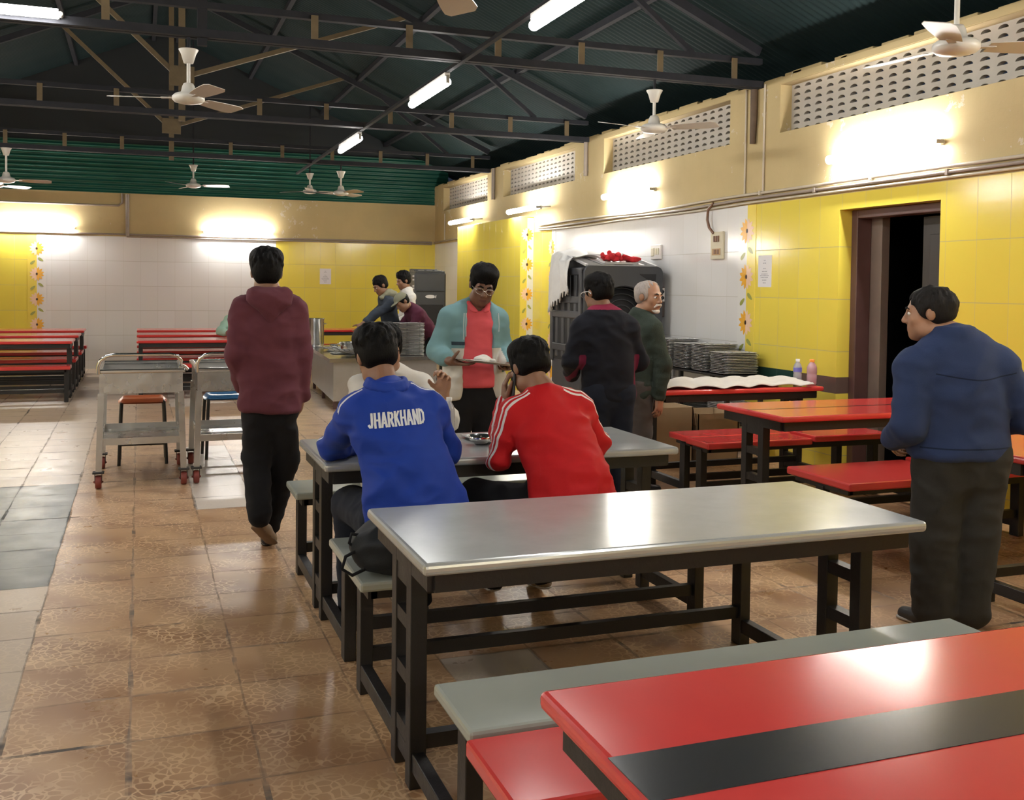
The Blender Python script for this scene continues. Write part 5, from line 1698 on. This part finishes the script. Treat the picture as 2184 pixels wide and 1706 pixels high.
# ------------------------------------------------------------------ 4 man in white facing us across the table
p = Person('seated man in a white shirt with one hand raised, facing us behind the blue jacket', (1.26, 5.36, 0), (1.225, 5.27, 1.172), (.05, -1, -.25), (1.27, 5.34, 1.035), (1.105, 5.34, .955), (1.440, 5.34, .965), (1.265, 5.42, .58))
aA = [(1.105, 5.34, .955), (1.04, 5.15, .80), (1.16, 4.92, .80)]
aB = [(1.440, 5.34, .965), (1.505, 5.06, .815), (1.478, 5.045, .955)]
legs = [((1.17, 5.36, .55), (1.13, 5.05, .55), (1.14, 5.10, .10)), ((1.36, 5.36, .55), (1.40, 5.05, .55), (1.38, 5.10, .10))]
p.body(SK_C, [aA, aB], [dict(w=aB[2], d=(.0, -.12, 1), n=(-.55, -.8, -.1), side=(-.8, .5, .1), curls=[(.75, .9, .5), (.8, .9, .5), (.95, .9, .5), (1.05, .9, .5)], thumb=.8, s=1.02),
                        dict(w=aA[2], d=(.3, -.9, -.05), n=(0, 0, -1), side=(.9, .3, 0))], legs, h=.007)
hair_part(p.root, p.head, p.M, 1.0, HR_K, top=.014, sides=1.05, seed=9)
face_bits(p.root, p.head, p.M, 1.0)
S = SDF(.011); p.torso(S, (1.265, 5.43, .56), .185, chest=.165, depth=.62, sh=.060)
p.sleeve(S, *aA, .064, .056, .046); p.sleeve(S, aB[0], aB[1], V(1.49, 5.05, .885), .064, .054, .046)
p.collar(S, .060, .012, .013)
M_WSH = cloth('white_cotton', (.66, .64, .60), var=.05)
skin('shirt', S, M_WSH, p.root, fold=(.0075, .12, 31), smooth=2)
p.trousers(cloth('pale_trousers', (.52, .49, .44)), legs, (1.265, 5.39, .565), .155, (.092, .075, .055))
shoe(p.root, (1.14, 5.14, 0), (1.14, 4.90, 0), M_SHOED); shoe(p.root, (1.38, 5.14, 0), (1.38, 4.90, 0), M_SHOED)
p.done()

# ------------------------------------------------------------------ 5 standing man with a plate, teal and white hoodie
hx = V(2.02, 6.12, 0)
p = Person('standing man in coral polo and open teal hoodie looking down at his plate', (2.04, 6.30, 0), (2.085, 6.235, 1.520), (-.18, -1, -.42), (2.060, 6.29, 1.385), (1.885, 6.30, 1.315), (2.205, 6.30, 1.305), (2.045, 6.32, .86), headup=(.10, -.2, 1))
aA = [(1.885, 6.30, 1.315), (1.800, 6.31, 1.095), (1.836, 6.115, 1.040)]
aB = [(2.205, 6.30, 1.305), (2.262, 6.31, 1.090), (2.225, 6.115, 1.005)]
legs = [((1.955, 6.32, .83), (1.94, 6.31, .46), (1.935, 6.33, .10)), ((2.125, 6.32, .83), (2.14, 6.31, .46), (2.145, 6.33, .10))]
p.body(SK_B, [aA, aB], [dict(w=aA[2], d=(.66, -.74, -.12), n=(.1, .05, 1), side=(-.74, -.66, 0), curl=(.08, .16, .15), thumb=.95), dict(w=aB[2], d=(-.50, -.85, -.10), n=(-.1, .05, 1), side=(.85, -.50, .1), curl=(.08, .16, .15), thumb=.95)], legs, h=.0065)
hair_part(p.root, p.head, p.M, 1.0, HR_K, top=.014, sides=1.25, back=-.06, quiff=.014, front=.10, low=.046, seed=12, square=.006)
face_bits(p.root, p.head, p.M, 1.0, lids=SK_B)
T = lambda x, y, z: p.head + p.M @ V(x, y, z)
m = MB()
for q in (-1, 1):
    m.tube([T(q * .033 + .025 * math.cos(a), .103 - .006 * abs(math.cos(a)), -.002 + .019 * math.sin(a)) for a in [2 * PI * i / 20 for i in range(20)]], .0022, 6, closed=True)
    m.tube([T(q * .058, .098, .004), T(q * .078, .04, .006), T(q * .080, -.01, .004)], .0018, 6)
m.tube([T(-.008, .105, .002), T(.008, .105, .002)], .002, 6)
m.build('glasses', pr('silver_frame', (.55, .53, .5), .25, metal=1.0), p.root)
M_CORAL = cloth('coral_polo', (.62, .095, .115), var=.07)
S = SDF(.010); p.torso(S, (2.045, 6.305, .92), .166, waist=(2.045, 6.30, 1.06), chest=.158, depth=.66, sh=.050)
S.cap((2.045, 6.295, .98), (2.045, 6.30, .855), .160, .168, .03, ((0, 1, 0), .68))
S.half((2, 6.3, .862), (0, 0, -1), .01)
S.ell(p.neck + V(0, -.045, .045), (.058, .075, .085), k=.015, op='s'); S.cap(p.neck + V(0, -.085, .02), p.neck + V(0, -.14, -.085), .034, .010, .01, None, 's')
sh_ = skin('polo_shirt', S, M_CORAL, p.root, fold=(.006, .12, 41), smooth=2)
S = SDF(.008)
for q in (-1, 1):
    c0 = p.neck
    S.cap(c0 + V(q * .050, .02, .030), c0 + V(q * .068, -.045, .020), .016, .015, .01); S.cap(c0 + V(q * .068, -.045, .020), c0 + V(q * .030, -.088, -.030), .015, .013, .01)
    S.cap(c0 + V(q * .072, -.050, .002), c0 + V(q * .052, -.085, -.028), .012, .010, .012)
S.cap(p.neck + V(-.05, .02, .03), p.neck + V(.05, .02, .03), .016, .016, .01)
skin('collar', S, M_CORAL, sh_)
M_TEAL = cloth('teal_white_fleece', (.16, .29, .315), stripes=[('low', 1.0, .5, (.60, .58, .53)), ('cuffband', 0, .011, (.03, .045, .06))], var=.10)
S = SDF(.010)
p.torso(S, (2.055, 6.325, .88), .205, waist=(2.045, 6.315, 1.08), chest=.178, depth=.66, sh=.062)
eA = np.asarray(aA[1]) * .35 + np.asarray(aA[2]) * .65; eB = np.asarray(aB[1]) * .30 + np.asarray(aB[2]) * .70
p.sleeve(S, aA[0], aA[1], eA, .064, .064, .056); p.sleeve(S, aB[0], aB[1], eB, .064, .060, .054)
for e_, pr_ in ((eA, aA), (eB, aB)):
    d_ = nrm(np.asarray(pr_[2]) - np.asarray(pr_[1])); S.cap(e_ - d_ * .02, e_ + d_ * .01, .056, .052, .008)
S.cap(p.neck + V(-.075, .03, .01), p.neck + V(-.10, -.05, -.03), .026, .022, .02); S.cap(p.neck + V(.075, .03, .01), p.neck + V(.10, -.05, -.03), .026, .022, .02)
S.cap(p.neck + V(-.08, .05, .0), p.neck + V(.08, .05, .0), .03, .03, .03); S.cap(p.neck + V(-.05, .09, -.05), p.neck + V(.05, .09, -.05), .05, .05, .04)
S.cap((1.93, 6.25, .95), (1.90, 6.24, .83), .055, .062, .03); S.cap((2.20, 6.25, .95), (2.235, 6.24, .80), .050, .050, .03)
# the open front
S.cap((2.055, 6.12, 1.42), (2.050, 6.10, 1.10), .085, .108, .02, None, 's'); S.cap((2.050, 6.10, 1.10), (2.055, 6.08, .70), .108, .135, .02, None, 's')
S.cap((2.055, 6.20, 1.40), (2.050, 6.20, 1.15), .075, .090, .02, None, 's'); S.cap((2.05, 6.2, 1.15), (2.055, 6.20, .70), .090, .120, .02, None, 's')
S.half((2, 6.3, .785), (0, 0, -1), .01)
ch = [np.asarray(q, float) for q in (aA[0], aA[1], eA)]; ch2 = [np.asarray(q, float) for q in (aB[0], aB[1], eB)]
def segd(P, c):
    b = np.full(len(P), 9.)
    for a_, b_ in zip(c[:-1], c[1:]):
        ba = b_ - a_; t = np.clip(((P - a_) @ ba) / (ba @ ba), 0, 1); b = np.minimum(b, np.linalg.norm(P - a_ - t[:, None] * ba, axis=1))
    return b
def low(P):
    arm = np.minimum(segd(P, ch), segd(P, ch2)) < .075
    return np.where(arm & (np.abs(P[:, 0] - 2.045) > .165), 0.0, np.clip((1.125 - P[:, 2]) * 60, 0, 1))
def cuffband(P):
    return np.where((P[:, 0] < 1.98) & (np.abs(P[:, 0] - 2.045) < .17), P[:, 2] - 1.148, 9.)
jt = skin('hoodie', S, M_TEAL, p.root, fold=(.005, .12, 47), smooth=2, attrs={'low': low, 'cuffband': cuffband})
m = MB()
for q, l in ((-.112, .17), (-.098, .15), (.118, .12)):
    m.tube([(2.05 + q, 6.165, 1.345), (2.05 + q * 1.04, 6.158, 1.27), (2.05 + q * 1.02, 6.160, 1.345 - l)], .0035, 6)
m.build('drawstring', pr('pale_cord', (.42, .50, .52), .8), jt)
p.trousers(M_BLKT, legs, (2.04, 6.32, .80), .165, (.100, .080, .068), fold=(.005, .11), seed=49)
m = MB()
for z in (.645, .665, .69):
    m.box((2.213, 6.235, z), (2.221, 6.25, z + .014), .002)
m.build('leg_emblem', M_PAPER, p.t)
shoe(p.root, (1.935, 6.37, 0), (1.925, 6.12, 0), M_SHOED); shoe(p.root, (2.145, 6.37, 0), (2.16, 6.12, 0), M_SHOED)
p.done()
o = place(proto, (2.030, 5.985, 1.034), (-.05, .12, 0), 'steel compartment plate held in both hands by the man in the teal hoodie', 'held plate')
del o['group']
S = SDF(.006)
for k in range(26):
    a, r_ = rng.uniform(0, 6.28), rng.uniform(0, .05)
    S.ell((2.015 + 1.3 * r_ * math.cos(a), 5.995 + r_ * math.sin(a), 1.052 + (.055 - r_) * .42 + .12 * -(1.3 * r_ * math.cos(a)) * .6), (.020, .018, .013), k=.01)
o = skin('rice_heap', S, pr('boiled_rice', (.74, .72, .66), .7, var=.08, vscale=80, bump=.6, bscale=220), None)
tag(o, 'heap of white rice on the plate held by the man in the teal hoodie', 'rice', kind='stuff')

# ------------------------------------------------------------------ 6 man in the black jacket with maroon sides
p = Person('man seen from behind in a black jacket with maroon side panels, facing the air cooler', (3.02, 6.35, 0), (2.965, 6.37, 1.480), (-.32, 1, -.16), (2.985, 6.33, 1.345), (2.838, 6.33, 1.225), (3.175, 6.33, 1.240), (3.035, 6.33, .86), hs=1.04)
aA = [(2.838, 6.33, 1.225), (2.772, 6.36, 1.02), (2.86, 6.56, .90)]
aB = [(3.175, 6.33, 1.240), (3.285, 6.36, 1.00), (3.18, 6.56, .90)]
legs = [((2.955, 6.33, .80), (2.95, 6.34, .45), (2.96, 6.31, .10)), ((3.12, 6.33, .80), (3.14, 6.34, .45), (3.13, 6.31, .10))]
p.body(SK_A, [aA, aB], [dict(w=aA[2], d=(.5, .7, .1), n=(0, 0, 1), side=(-.7, .5, 0)), dict(w=aB[2], d=(-.5, .7, .1), n=(0, 0, 1), side=(.7, .5, 0))], legs)
hair_part(p.root, p.head, p.M, 1.05, HR_K, top=.004, sides=1.1, back=-.072, seed=15, square=.003, tuft=.5)
T = lambda x, y, z: p.head + p.M @ V(x, y, z) * 1.04
m = MB()
for q in (-1, 1):
    m.tube([T(q * .033 + .024 * math.cos(a), .108, -.002 + .018 * math.sin(a)) for a in [2 * PI * i / 16 for i in range(16)]], .002, 6, closed=True)
    m.tube([T(q * .057, .106, .004), T(q * .088, .05, .008), T(q * .092, -.01, .006), T(q * .088, -.028, -.012)], .003, 6)
m.build('glasses', pr('pale_frame', (.5, .5, .5), .3, metal=.8), p.root)
M_BLKJ = cloth('black_maroon_jacket', (.012, .013, .019), stripes=[('side', 1.0, .5, (.130, .014, .040)), ('neckband', 1.0, .5, (.22, .022, .055))], var=.15)
S = SDF(.011); p.torso(S, (3.045, 6.34, .80), .200, waist=(3.03, 6.33, 1.0), chest=.185, depth=.62, sh=.070)
p.sleeve(S, *aA, .072, .066, .052); p.sleeve(S, *aB, .072, .068, .054)
S.half((3, 6.3, .735), (0, 0, -1), .01)
p.collar(S, .064, .028, .014)
cx0 = 3.022
def side(P):
    w = np.abs(P[:, 0] - (cx0 + (1.1 - P[:, 2]) * -.03))
    return np.clip((w - .172) * 80, 0, 1) * np.clip((1.075 - P[:, 2]) * 30, 0, 1) * (np.minimum(segd(P, [np.asarray(q) for q in aA]), segd(P, [np.asarray(q) for q in aB])) > .030) * np.clip((P[:, 1] - 6.20) * 0 + 1, 0, 1) * np.clip((.235 - w) * 60, 0, 1)
skin('jacket', S, M_BLKJ, p.root, fold=(.006, .13, 51), smooth=2, attrs={'side': side, 'neckband': lambda P: np.clip((P[:, 2] - 1.362) * 200, 0, 1)})
p.trousers(M_NAVYT, legs, (3.038, 6.33, .79), .165, (.102, .080, .068), seed=53)
shoe(p.root, (2.955, 6.26, 0), (2.94, 6.51, 0), M_SHOED); shoe(p.root, (3.13, 6.26, 0), (3.16, 6.51, 0), M_SHOED)
p.done()

# ------------------------------------------------------------------ 7 grey-haired man with a white moustache
p = Person('grey-haired man with white moustache in a dark green sweater, looking to the right', (3.47, 6.78, 0), (3.545, 6.72, 1.452), (.44, -.90, -.08), (3.500, 6.76, 1.312), (3.455, 6.93, 1.205), (3.515, 6.60, 1.215), (3.45, 6.78, .82), hs=1.0)
aB = [(3.515, 6.60, 1.215), (3.590, 6.575, .965), (3.565, 6.585, .725)]
aA = [(3.455, 6.93, 1.205), (3.50, 6.98, .96), (3.60, 6.95, .78)]
legs = [((3.44, 6.86, .79), (3.45, 6.87, .45), (3.43, 6.87, .10)), ((3.47, 6.69, .79), (3.48, 6.69, .45), (3.46, 6.69, .10))]
p.body(SK_C, [aA, aB], [dict(w=aB[2], d=(.05, .0, -1), n=(-.3, 1, 0), side=(1, .3, 0), curl=(.35, .5, .35)), dict(w=aA[2], d=(.2, -.1, -1), n=(0, -1, 0), side=(1, 0, 0))], legs, h=.0065)
hair_part(p.root, p.head, p.M, 1.0, HR_G, top=-.008, sides=1.15, front=.035, seed=19, tuft=.5)
face_bits(p.root, p.head, p.M, 1.0, brow=HR_N)
T = lambda x, y, z: p.head + p.M @ V(x, y, z)
S = SDF(.005)
for q in (-1, 1):
    S.cap(T(q * .003, .100, -.052), T(q * .022, .094, -.055), .0085, .009, .006); S.cap(T(q * .022, .094, -.055), T(q * .036, .080, -.072), .009, .006, .006)
skin('moustache', S, HR_W, p.root)
S = SDF(.005)
S.ell(T(0, .080, -.102), (.026, .018, .018), p.M, .01)
for q in (-1, 1): S.cap(T(q * .018, .076, -.100), T(q * .048, .036, -.085), .013, .008, .01)
skin('beard', S, HR_W, p.root)
M_OLIVE = cloth('dark_green_wool', (.038, .050, .040), var=.15, bump=.5, bscale=260)
S = SDF(.011); p.torso(S, (3.455, 6.77, .78), .182, waist=(3.47, 6.77, .98), chest=.170, depth=.68, sh=.062)
p.sleeve(S, *aA, .066, .058, .046); p.sleeve(S, *aB, .066, .060, .046)
S.half((3.4, 6.7, .70), (0, 0, -1), .01)
p.collar(S, .060, .010, .014)
skin('sweater', S, M_OLIVE, p.root, fold=(.007, .12, 61), smooth=2)
p.trousers(cloth('grey_brown_trousers', (.085, .072, .066)), legs, (3.455, 6.775, .77), .155, (.098, .080, .070), seed=63)
shoe(p.root, (3.38, 6.87, 0), (3.63, 6.90, 0), M_SHOED); shoe(p.root, (3.40, 6.68, 0), (3.65, 6.66, 0), M_SHOED)
p.done()

# ------------------------------------------------------------------ 8 man in the navy jacket on the right
p = Person('older man seen from behind in a navy jacket and dark trousers at the right edge', (3.42, 3.62, 0), (3.325, 3.635, 1.420), (-.70, .72, -.06), (3.390, 3.555, 1.300), (3.212, 3.60, 1.180), (3.590, 3.50, 1.190), (3.445, 3.56, .85), hs=1.0)
aA = [(3.212, 3.60, 1.180), (3.160, 3.56, .930), (3.235, 3.74, .850)]
aB = [(3.590, 3.50, 1.190), (3.735, 3.45, .965), (3.70, 3.67, .90)]
legs = [((3.355, 3.57, .78), (3.345, 3.60, .43), (3.365, 3.60, .09)), ((3.545, 3.53, .78), (3.535, 3.55, .43), (3.505, 3.54, .09))]
p.body(SK_C, [aA, aB], [dict(w=aA[2], d=(.5, .6, -.5), n=(.7, -.5, 0), side=(.3, .7, .5)), dict(w=aB[2], d=(-.4, .8, -.2), n=(-.8, -.4, 0), side=(0, .3, 1))], legs, h=.007)
hair_part(p.root, p.head, p.M, 1.0, HR_N, top=-.004, sides=1.02, back=-.062, front=.070, seed=23, tuft=.3)
face_bits(p.root, p.head, p.M, 1.0, brow=HR_N)
M_NAVYJ = cloth('navy_canvas', (.026, .042, .105), stripes=[('yoke', 0, .0028, (.010, .016, .042)), ('hemline', 0, .003, (.010, .016, .042))], var=.14, rough=.8)
S = SDF(.011); p.torso(S, (3.445, 3.565, .82), .232, waist=(3.425, 3.56, 1.0), chest=.200, depth=.66, sh=.072)
p.sleeve(S, *aA, .076, .074, .055); p.sleeve(S, *aB, .076, .074, .056)
S.cap((3.445, 3.565, .82), (3.445, 3.565, .785), .226, .222, .02, ((0, 1, 0), .66))
S.half((3.4, 3.5, .775), (0, 0, -1), .01)
p.collar(S, .068, .030, .016)
p.collar(S, .074, .050, .014)
jn = skin('jacket', S, M_NAVYJ, p.root, fold=(.0095, .15, 71), smooth=2,
          attrs={'yoke': lambda P: np.where(np.abs(P[:, 0] - 3.42) < .19, P[:, 2] - 1.135 - .35 * np.abs(P[:, 0] - 3.41) ** 1.5, 9.), 'hemline': lambda P: np.where(np.abs(P[:, 0] - 3.445) < .235, P[:, 2] - .835, 9.)})
p.trousers(cloth('dark_olive_trousers', (.032, .031, .028), var=.18), legs, (3.45, 3.555, .77), .185, (.118, .100, .090), fold=(.006, .13), seed=73)
shoe(p.root, (3.355, 3.53, 0), (3.325, 3.79, 0), M_SHOED, sole=M_SHOEW); shoe(p.root, (3.505, 3.50, 0), (3.49, 3.76, 0), M_SHOED)
p.done()

# ------------------------------------------------------------------ 9-11 the servers behind the counter
p = Person('server in a slate jacket leaning left over the counter with one arm reaching down', (3.22, 13.70, 0), (3.085, 13.62, 1.500), (-.92, -.22, -.48), (3.150, 13.66, 1.365), (3.205, 13.47, 1.255), (3.205, 13.84, 1.255), (3.30, 13.70, .86), headup=(-.3, 0, 1))
aA = [(3.205, 13.47, 1.255), (2.960, 13.40, 1.115), (2.775, 13.32, .985)]
aB = [(3.205, 13.84, 1.255), (3.02, 13.90, 1.05), (2.96, 13.72, .90)]
legs = [((3.28, 13.62, .80), (3.27, 13.62, .45), (3.28, 13.64, .10)), ((3.28, 13.80, .80), (3.27, 13.80, .45), (3.28, 13.82, .10))]
p.body(SK_A, [aA, aB], [dict(w=aA[2], d=(-.6, -.1, -.75), n=(-.2, .9, .0), side=(-.5, 0, .6), curl=(.5, .6, .4)), dict(w=aB[2], d=(-.5, -.2, -.8), n=(0, -1, 0), side=(-.8, 0, .5))], legs, h=.008)
hair_part(p.root, p.head, p.M, 1.0, HR_K, top=.014, sides=1.1, front=.09, seed=25, h=.008)
face_bits(p.root, p.head, p.M, 1.0)
S = SDF(.012); p.torso(S, (3.30, 13.70, .82), .175, chest=.168, depth=.66)
p.sleeve(S, aA[0], aA[1], np.asarray(aA[1]) * .35 + np.asarray(aA[2]) * .65, .066, .058, .050); p.sleeve(S, *aB, .066, .056, .046)
S.half((3, 13, .74), (0, 0, -1), .01)
js = skin('jacket', S, cloth('slate_jacket', (.040, .050, .068)), p.root, fold=(.006, .13, 81), smooth=2)
S = SDF(.011)
S.ell(p.neck + V(.05, -.02, .03), (.105, .11, .065), k=.03); S.cap(p.neck + V(-.05, -.09, -.02), p.neck + V(.12, -.07, .02), .035, .05, .03)
S.ell(p.head, (.082, .09, .11), p.M, .01, 's')
skin('hood', S, cloth('khaki_hood', (.24, .235, .165)), js, fold=(.006, .08, 83), smooth=2)
m = MB().tube([(2.835 + .04 * math.cos(a) * .5, 13.35 + .042 * math.sin(a), 1.025 + .035 * math.cos(a)) for a in [2 * PI * i / 16 for i in range(16)]], .006, 6, closed=True)
m.build('bracelet', M_CHROME, p.root)
p.trousers(M_NAVYT, legs, (3.29, 13.71, .79), .155, h=.013)
shoe(p.root, (3.36, 13.64, 0), (3.11, 13.62, 0), M_SHOED, h=.012); shoe(p.root, (3.36, 13.82, 0), (3.11, 13.82, 0), M_SHOED, h=.012)
p.done()

p = Person('man with dark hair and white collar standing behind the slate-jacketed server', (3.64, 14.35, 0), (3.575, 14.30, 1.575), (-.95, -.15, -.25), (3.63, 14.33, 1.435), (3.645, 14.14, 1.335), (3.66, 14.52, 1.335), (3.66, 14.35, .9))
aA = [(3.645, 14.14, 1.335), (3.62, 14.08, 1.08), (3.45, 14.12, 1.0)]; aB = [(3.66, 14.52, 1.335), (3.66, 14.58, 1.08), (3.5, 14.5, 1.0)]
legs = [((3.66, 14.26, .84), (3.66, 14.26, .46), (3.66, 14.26, .1)), ((3.66, 14.44, .84), (3.66, 14.44, .46), (3.66, 14.44, .1))]
p.body(SK_A, [aA, aB], [dict(w=aA[2], d=(-1, .1, -.1), n=(0, 0, -1), side=(0, 1, 0)), dict(w=aB[2], d=(-1, -.1, -.1), n=(0, 0, -1), side=(0, -1, 0))], legs, h=.009)
hair_part(p.root, p.head, p.M, 1.0, HR_K, top=.018, sides=1.3, back=-.08, quiff=.02, front=.09, seed=27, h=.008)
S = SDF(.012); p.torso(S, (3.66, 14.35, .86), .175, chest=.17, depth=.66); p.sleeve(S, *aA); p.sleeve(S, *aB); p.collar(S, .068, .030, .018)
S.half((3, 14, .8), (0, 0, -1), .01)
skin('shirt', S, M_WSH, p.root, fold=(.006, .12, 85), smooth=2)
p.trousers(M_NAVYT, legs, (3.66, 14.35, .82), .155, h=.013)
shoe(p.root, (3.72, 14.26, 0), (3.47, 14.26, 0), M_SHOED, h=.012); shoe(p.root, (3.72, 14.44, 0), (3.47, 14.44, 0), M_SHOED, h=.012)
p.done()

p = Person('man in a maroon jacket and olive cap bending over the counter behind the tray stack', (3.72, 13.32, 0), (3.290, 13.225, 1.285), (-.80, -.30, -.62), (3.415, 13.31, 1.215), (3.500, 13.16, 1.135), (3.500, 13.50, 1.145), (3.74, 13.40, .84), headup=(-.6, 0, .8))
aA = [(3.500, 13.16, 1.135), (3.40, 13.14, .93), (3.20, 13.12, .82)]; aB = [(3.500, 13.50, 1.145), (3.36, 13.55, .95), (3.12, 13.25, .80)]
legs = [((3.74, 13.31, .80), (3.72, 13.31, .45), (3.76, 13.31, .1)), ((3.74, 13.49, .80), (3.72, 13.49, .45), (3.76, 13.49, .1))]
p.body(SK_A, [aA, aB], [dict(w=aA[2], d=(-.9, -.05, -.4), n=(0, .2, -1), side=(0, 1, 0)), dict(w=aB[2], d=(-.9, -.3, -.3), n=(0, 0, -1), side=(0, -1, 0))], legs, h=.009)
hair_part(p.root, p.head, p.M, .97, HR_K, top=-.01, seed=29, h=.008, n=40)
S = SDF(.008)
T = lambda x, y, z: p.head + p.M @ V(x, y, z)
S.ell(T(0, -.012, .050), (.086, .102, .082), p.M, .01); S.half(T(0, 0, .035), p.M @ V(0, .15, -1), .006)
S.ell(T(0, .110, .045), (.062, .062, .010), p.M, .015)
skin('cap', S, cloth('olive_cap', (.20, .20, .145)), p.root, smooth=2)
S = SDF(.012); p.torso(S, (3.74, 13.40, .82), .185, chest=.18, depth=.68); p.sleeve(S, *aA); p.sleeve(S, *aB); p.collar(S, .064, .01, .016)
jm = skin('jacket', S, cloth('maroon_jacket', (.080, .020, .040)), p.root, fold=(.006, .13, 87), smooth=2)
p.trousers(M_BLKT, legs, (3.75, 13.40, .79), .155, h=.013)
shoe(p.root, (3.84, 13.31, 0), (3.59, 13.31, 0), M_SHOED, h=.012); shoe(p.root, (3.84, 13.49, 0), (3.59, 13.49, 0), M_SHOED, h=.012)
p.done()

# ------------------------------------------------------------------ 12 seated person in mint green, mostly hidden by the hoodie
p = Person('seated person in a mint green shirt at the red tables, hidden behind the maroon hoodie', (1.30, 15.11, 0), (1.40, 15.05, 1.20), (-.1, -1, -.2), (1.40, 15.09, 1.06), (1.215, 15.09, .985), (1.575, 15.09, .985), (1.40, 15.12, .56))
aA = [(1.215, 15.09, .985), (1.085, 14.96, .825), (1.22, 14.78, .805)]; aB = [(1.575, 15.09, .985), (1.65, 14.95, .825), (1.5, 14.78, .805)]
legs = [((1.31, 15.1, .54), (1.28, 14.82, .545), (1.28, 14.86, .1)), ((1.49, 15.1, .54), (1.52, 14.82, .545), (1.52, 14.86, .1))]
p.body(SK_A, [aA, aB], [dict(w=aA[2], d=(.8, -.4, 0), n=(0, 0, -1), side=(-.4, -.8, 0)), dict(w=aB[2], d=(-.8, -.4, 0), n=(0, 0, -1), side=(.4, -.8, 0))], legs, h=.009)
hair_part(p.root, p.head, p.M, 1.0, HR_K, top=.012, seed=33, h=.008, n=60)
S = SDF(.012); p.torso(S, (1.40, 15.12, .56), .18, chest=.168, depth=.62); p.sleeve(S, aA[0], aA[1], np.asarray(aA[1]) * .6 + np.asarray(aA[2]) * .4, .070, .060, .055); p.sleeve(S, *aB); p.collar(S)
skin('shirt', S, cloth('mint_shirt', (.34, .52, .42)), p.root, fold=(.006, .12, 91), smooth=2)
p.trousers(M_NAVYT, legs, (1.40, 15.11, .55), .15, h=.013)
shoe(p.root, (1.28, 14.92, 0), (1.28, 14.67, 0), M_SHOED, h=.012); shoe(p.root, (1.52, 14.92, 0), (1.52, 14.67, 0), M_SHOED, h=.012)
p.done()

# ------------------------------------------------------------------ black backpack on the bench
t = thing('backpack', 'black backpack lying on the grey bench beside the foreground table', 'bag', (.885, 3.69, .46))
S = SDF(.009)
S.ell((0, 0, .085), (.155, .135, .088), k=.03); S.ell((.03, .02, .125), (.11, .10, .06), k=.04); S.ell((-.03, -.07, .07), (.10, .07, .065), k=.03)
S.half((0, 0, .002), (0, 0, -1), .01)
skin('body', S, cloth('black_nylon', (.013, .015, .018), var=.25, rough=.6), t, fold=(.016, .12, 95), smooth=2)
m = MB().tube([(-.12, -.05, .10), (-.185, -.065, .075), (-.20, -.08, .035), (-.165, -.09, .012), (-.12, -.09, .03)], .0065, 8)
m.tube([(-.10, .0, .13), (-.155, -.02, .145), (-.165, -.03, .115), (-.14, -.03, .09)], .006, 8)
m.build('carry_handle', M_BLKT, t)
m = MB()
for q in (.145,):
    m.grid(2, 14, lambda u, v: (.10 + .022 * u + .10 * v * (1 - v), .05 + .085 * min(1, v * 3) , .10 - .50 * max(0, v - .18) + .02 * math.sin(PI * min(1, v * 4))))
os_ = m.build('strap', M_BLKT, t)
md = os_.modifiers.new('thick', 'SOLIDIFY'); md.thickness = .004

# red cloth and grey tray on the big air cooler
t = thing('plastic_tray', 'small grey tray under the red cloth on top of the big air cooler', 'tray', (4.79, 9.80, 1.778), 0)
t.rotation_euler = (.21, 0, .05)
m = MB().box((-.20, -.085, 0), (.20, .085, .006), .002)
for a_, b_ in (((-.20, -.085, 0), (.20, -.079, .022)), ((-.20, .079, 0), (.20, .085, .022)), ((-.20, -.085, 0), (-.194, .085, .022)), ((.194, -.085, 0), (.20, .085, .022))): m.box(a_, b_)
m.build('body', M_SLAT, t)
S = SDF(.008)
r_ = random.Random(5)
for k in range(26):
    u = k / 25
    S.cap((4.62 + .40 * u, 9.80 + r_.uniform(-.06, .06), 1.815 + .075 * math.sin(PI * min(1, .25 + u)) * r_.uniform(.4, 1)), (4.62 + .40 * u + r_.uniform(-.03, .07), 9.80 + r_.uniform(-.06, .06), 1.812 + .02 * r_.random()), .022, .014, .012)
o = skin('red_cloth', S, cloth('red_cloth', (.58, .035, .045), var=.12), None, fold=(.009, .06, 99), smooth=1)
tag(o, 'crumpled red cloth lying on top of the big air cooler', 'cloth')
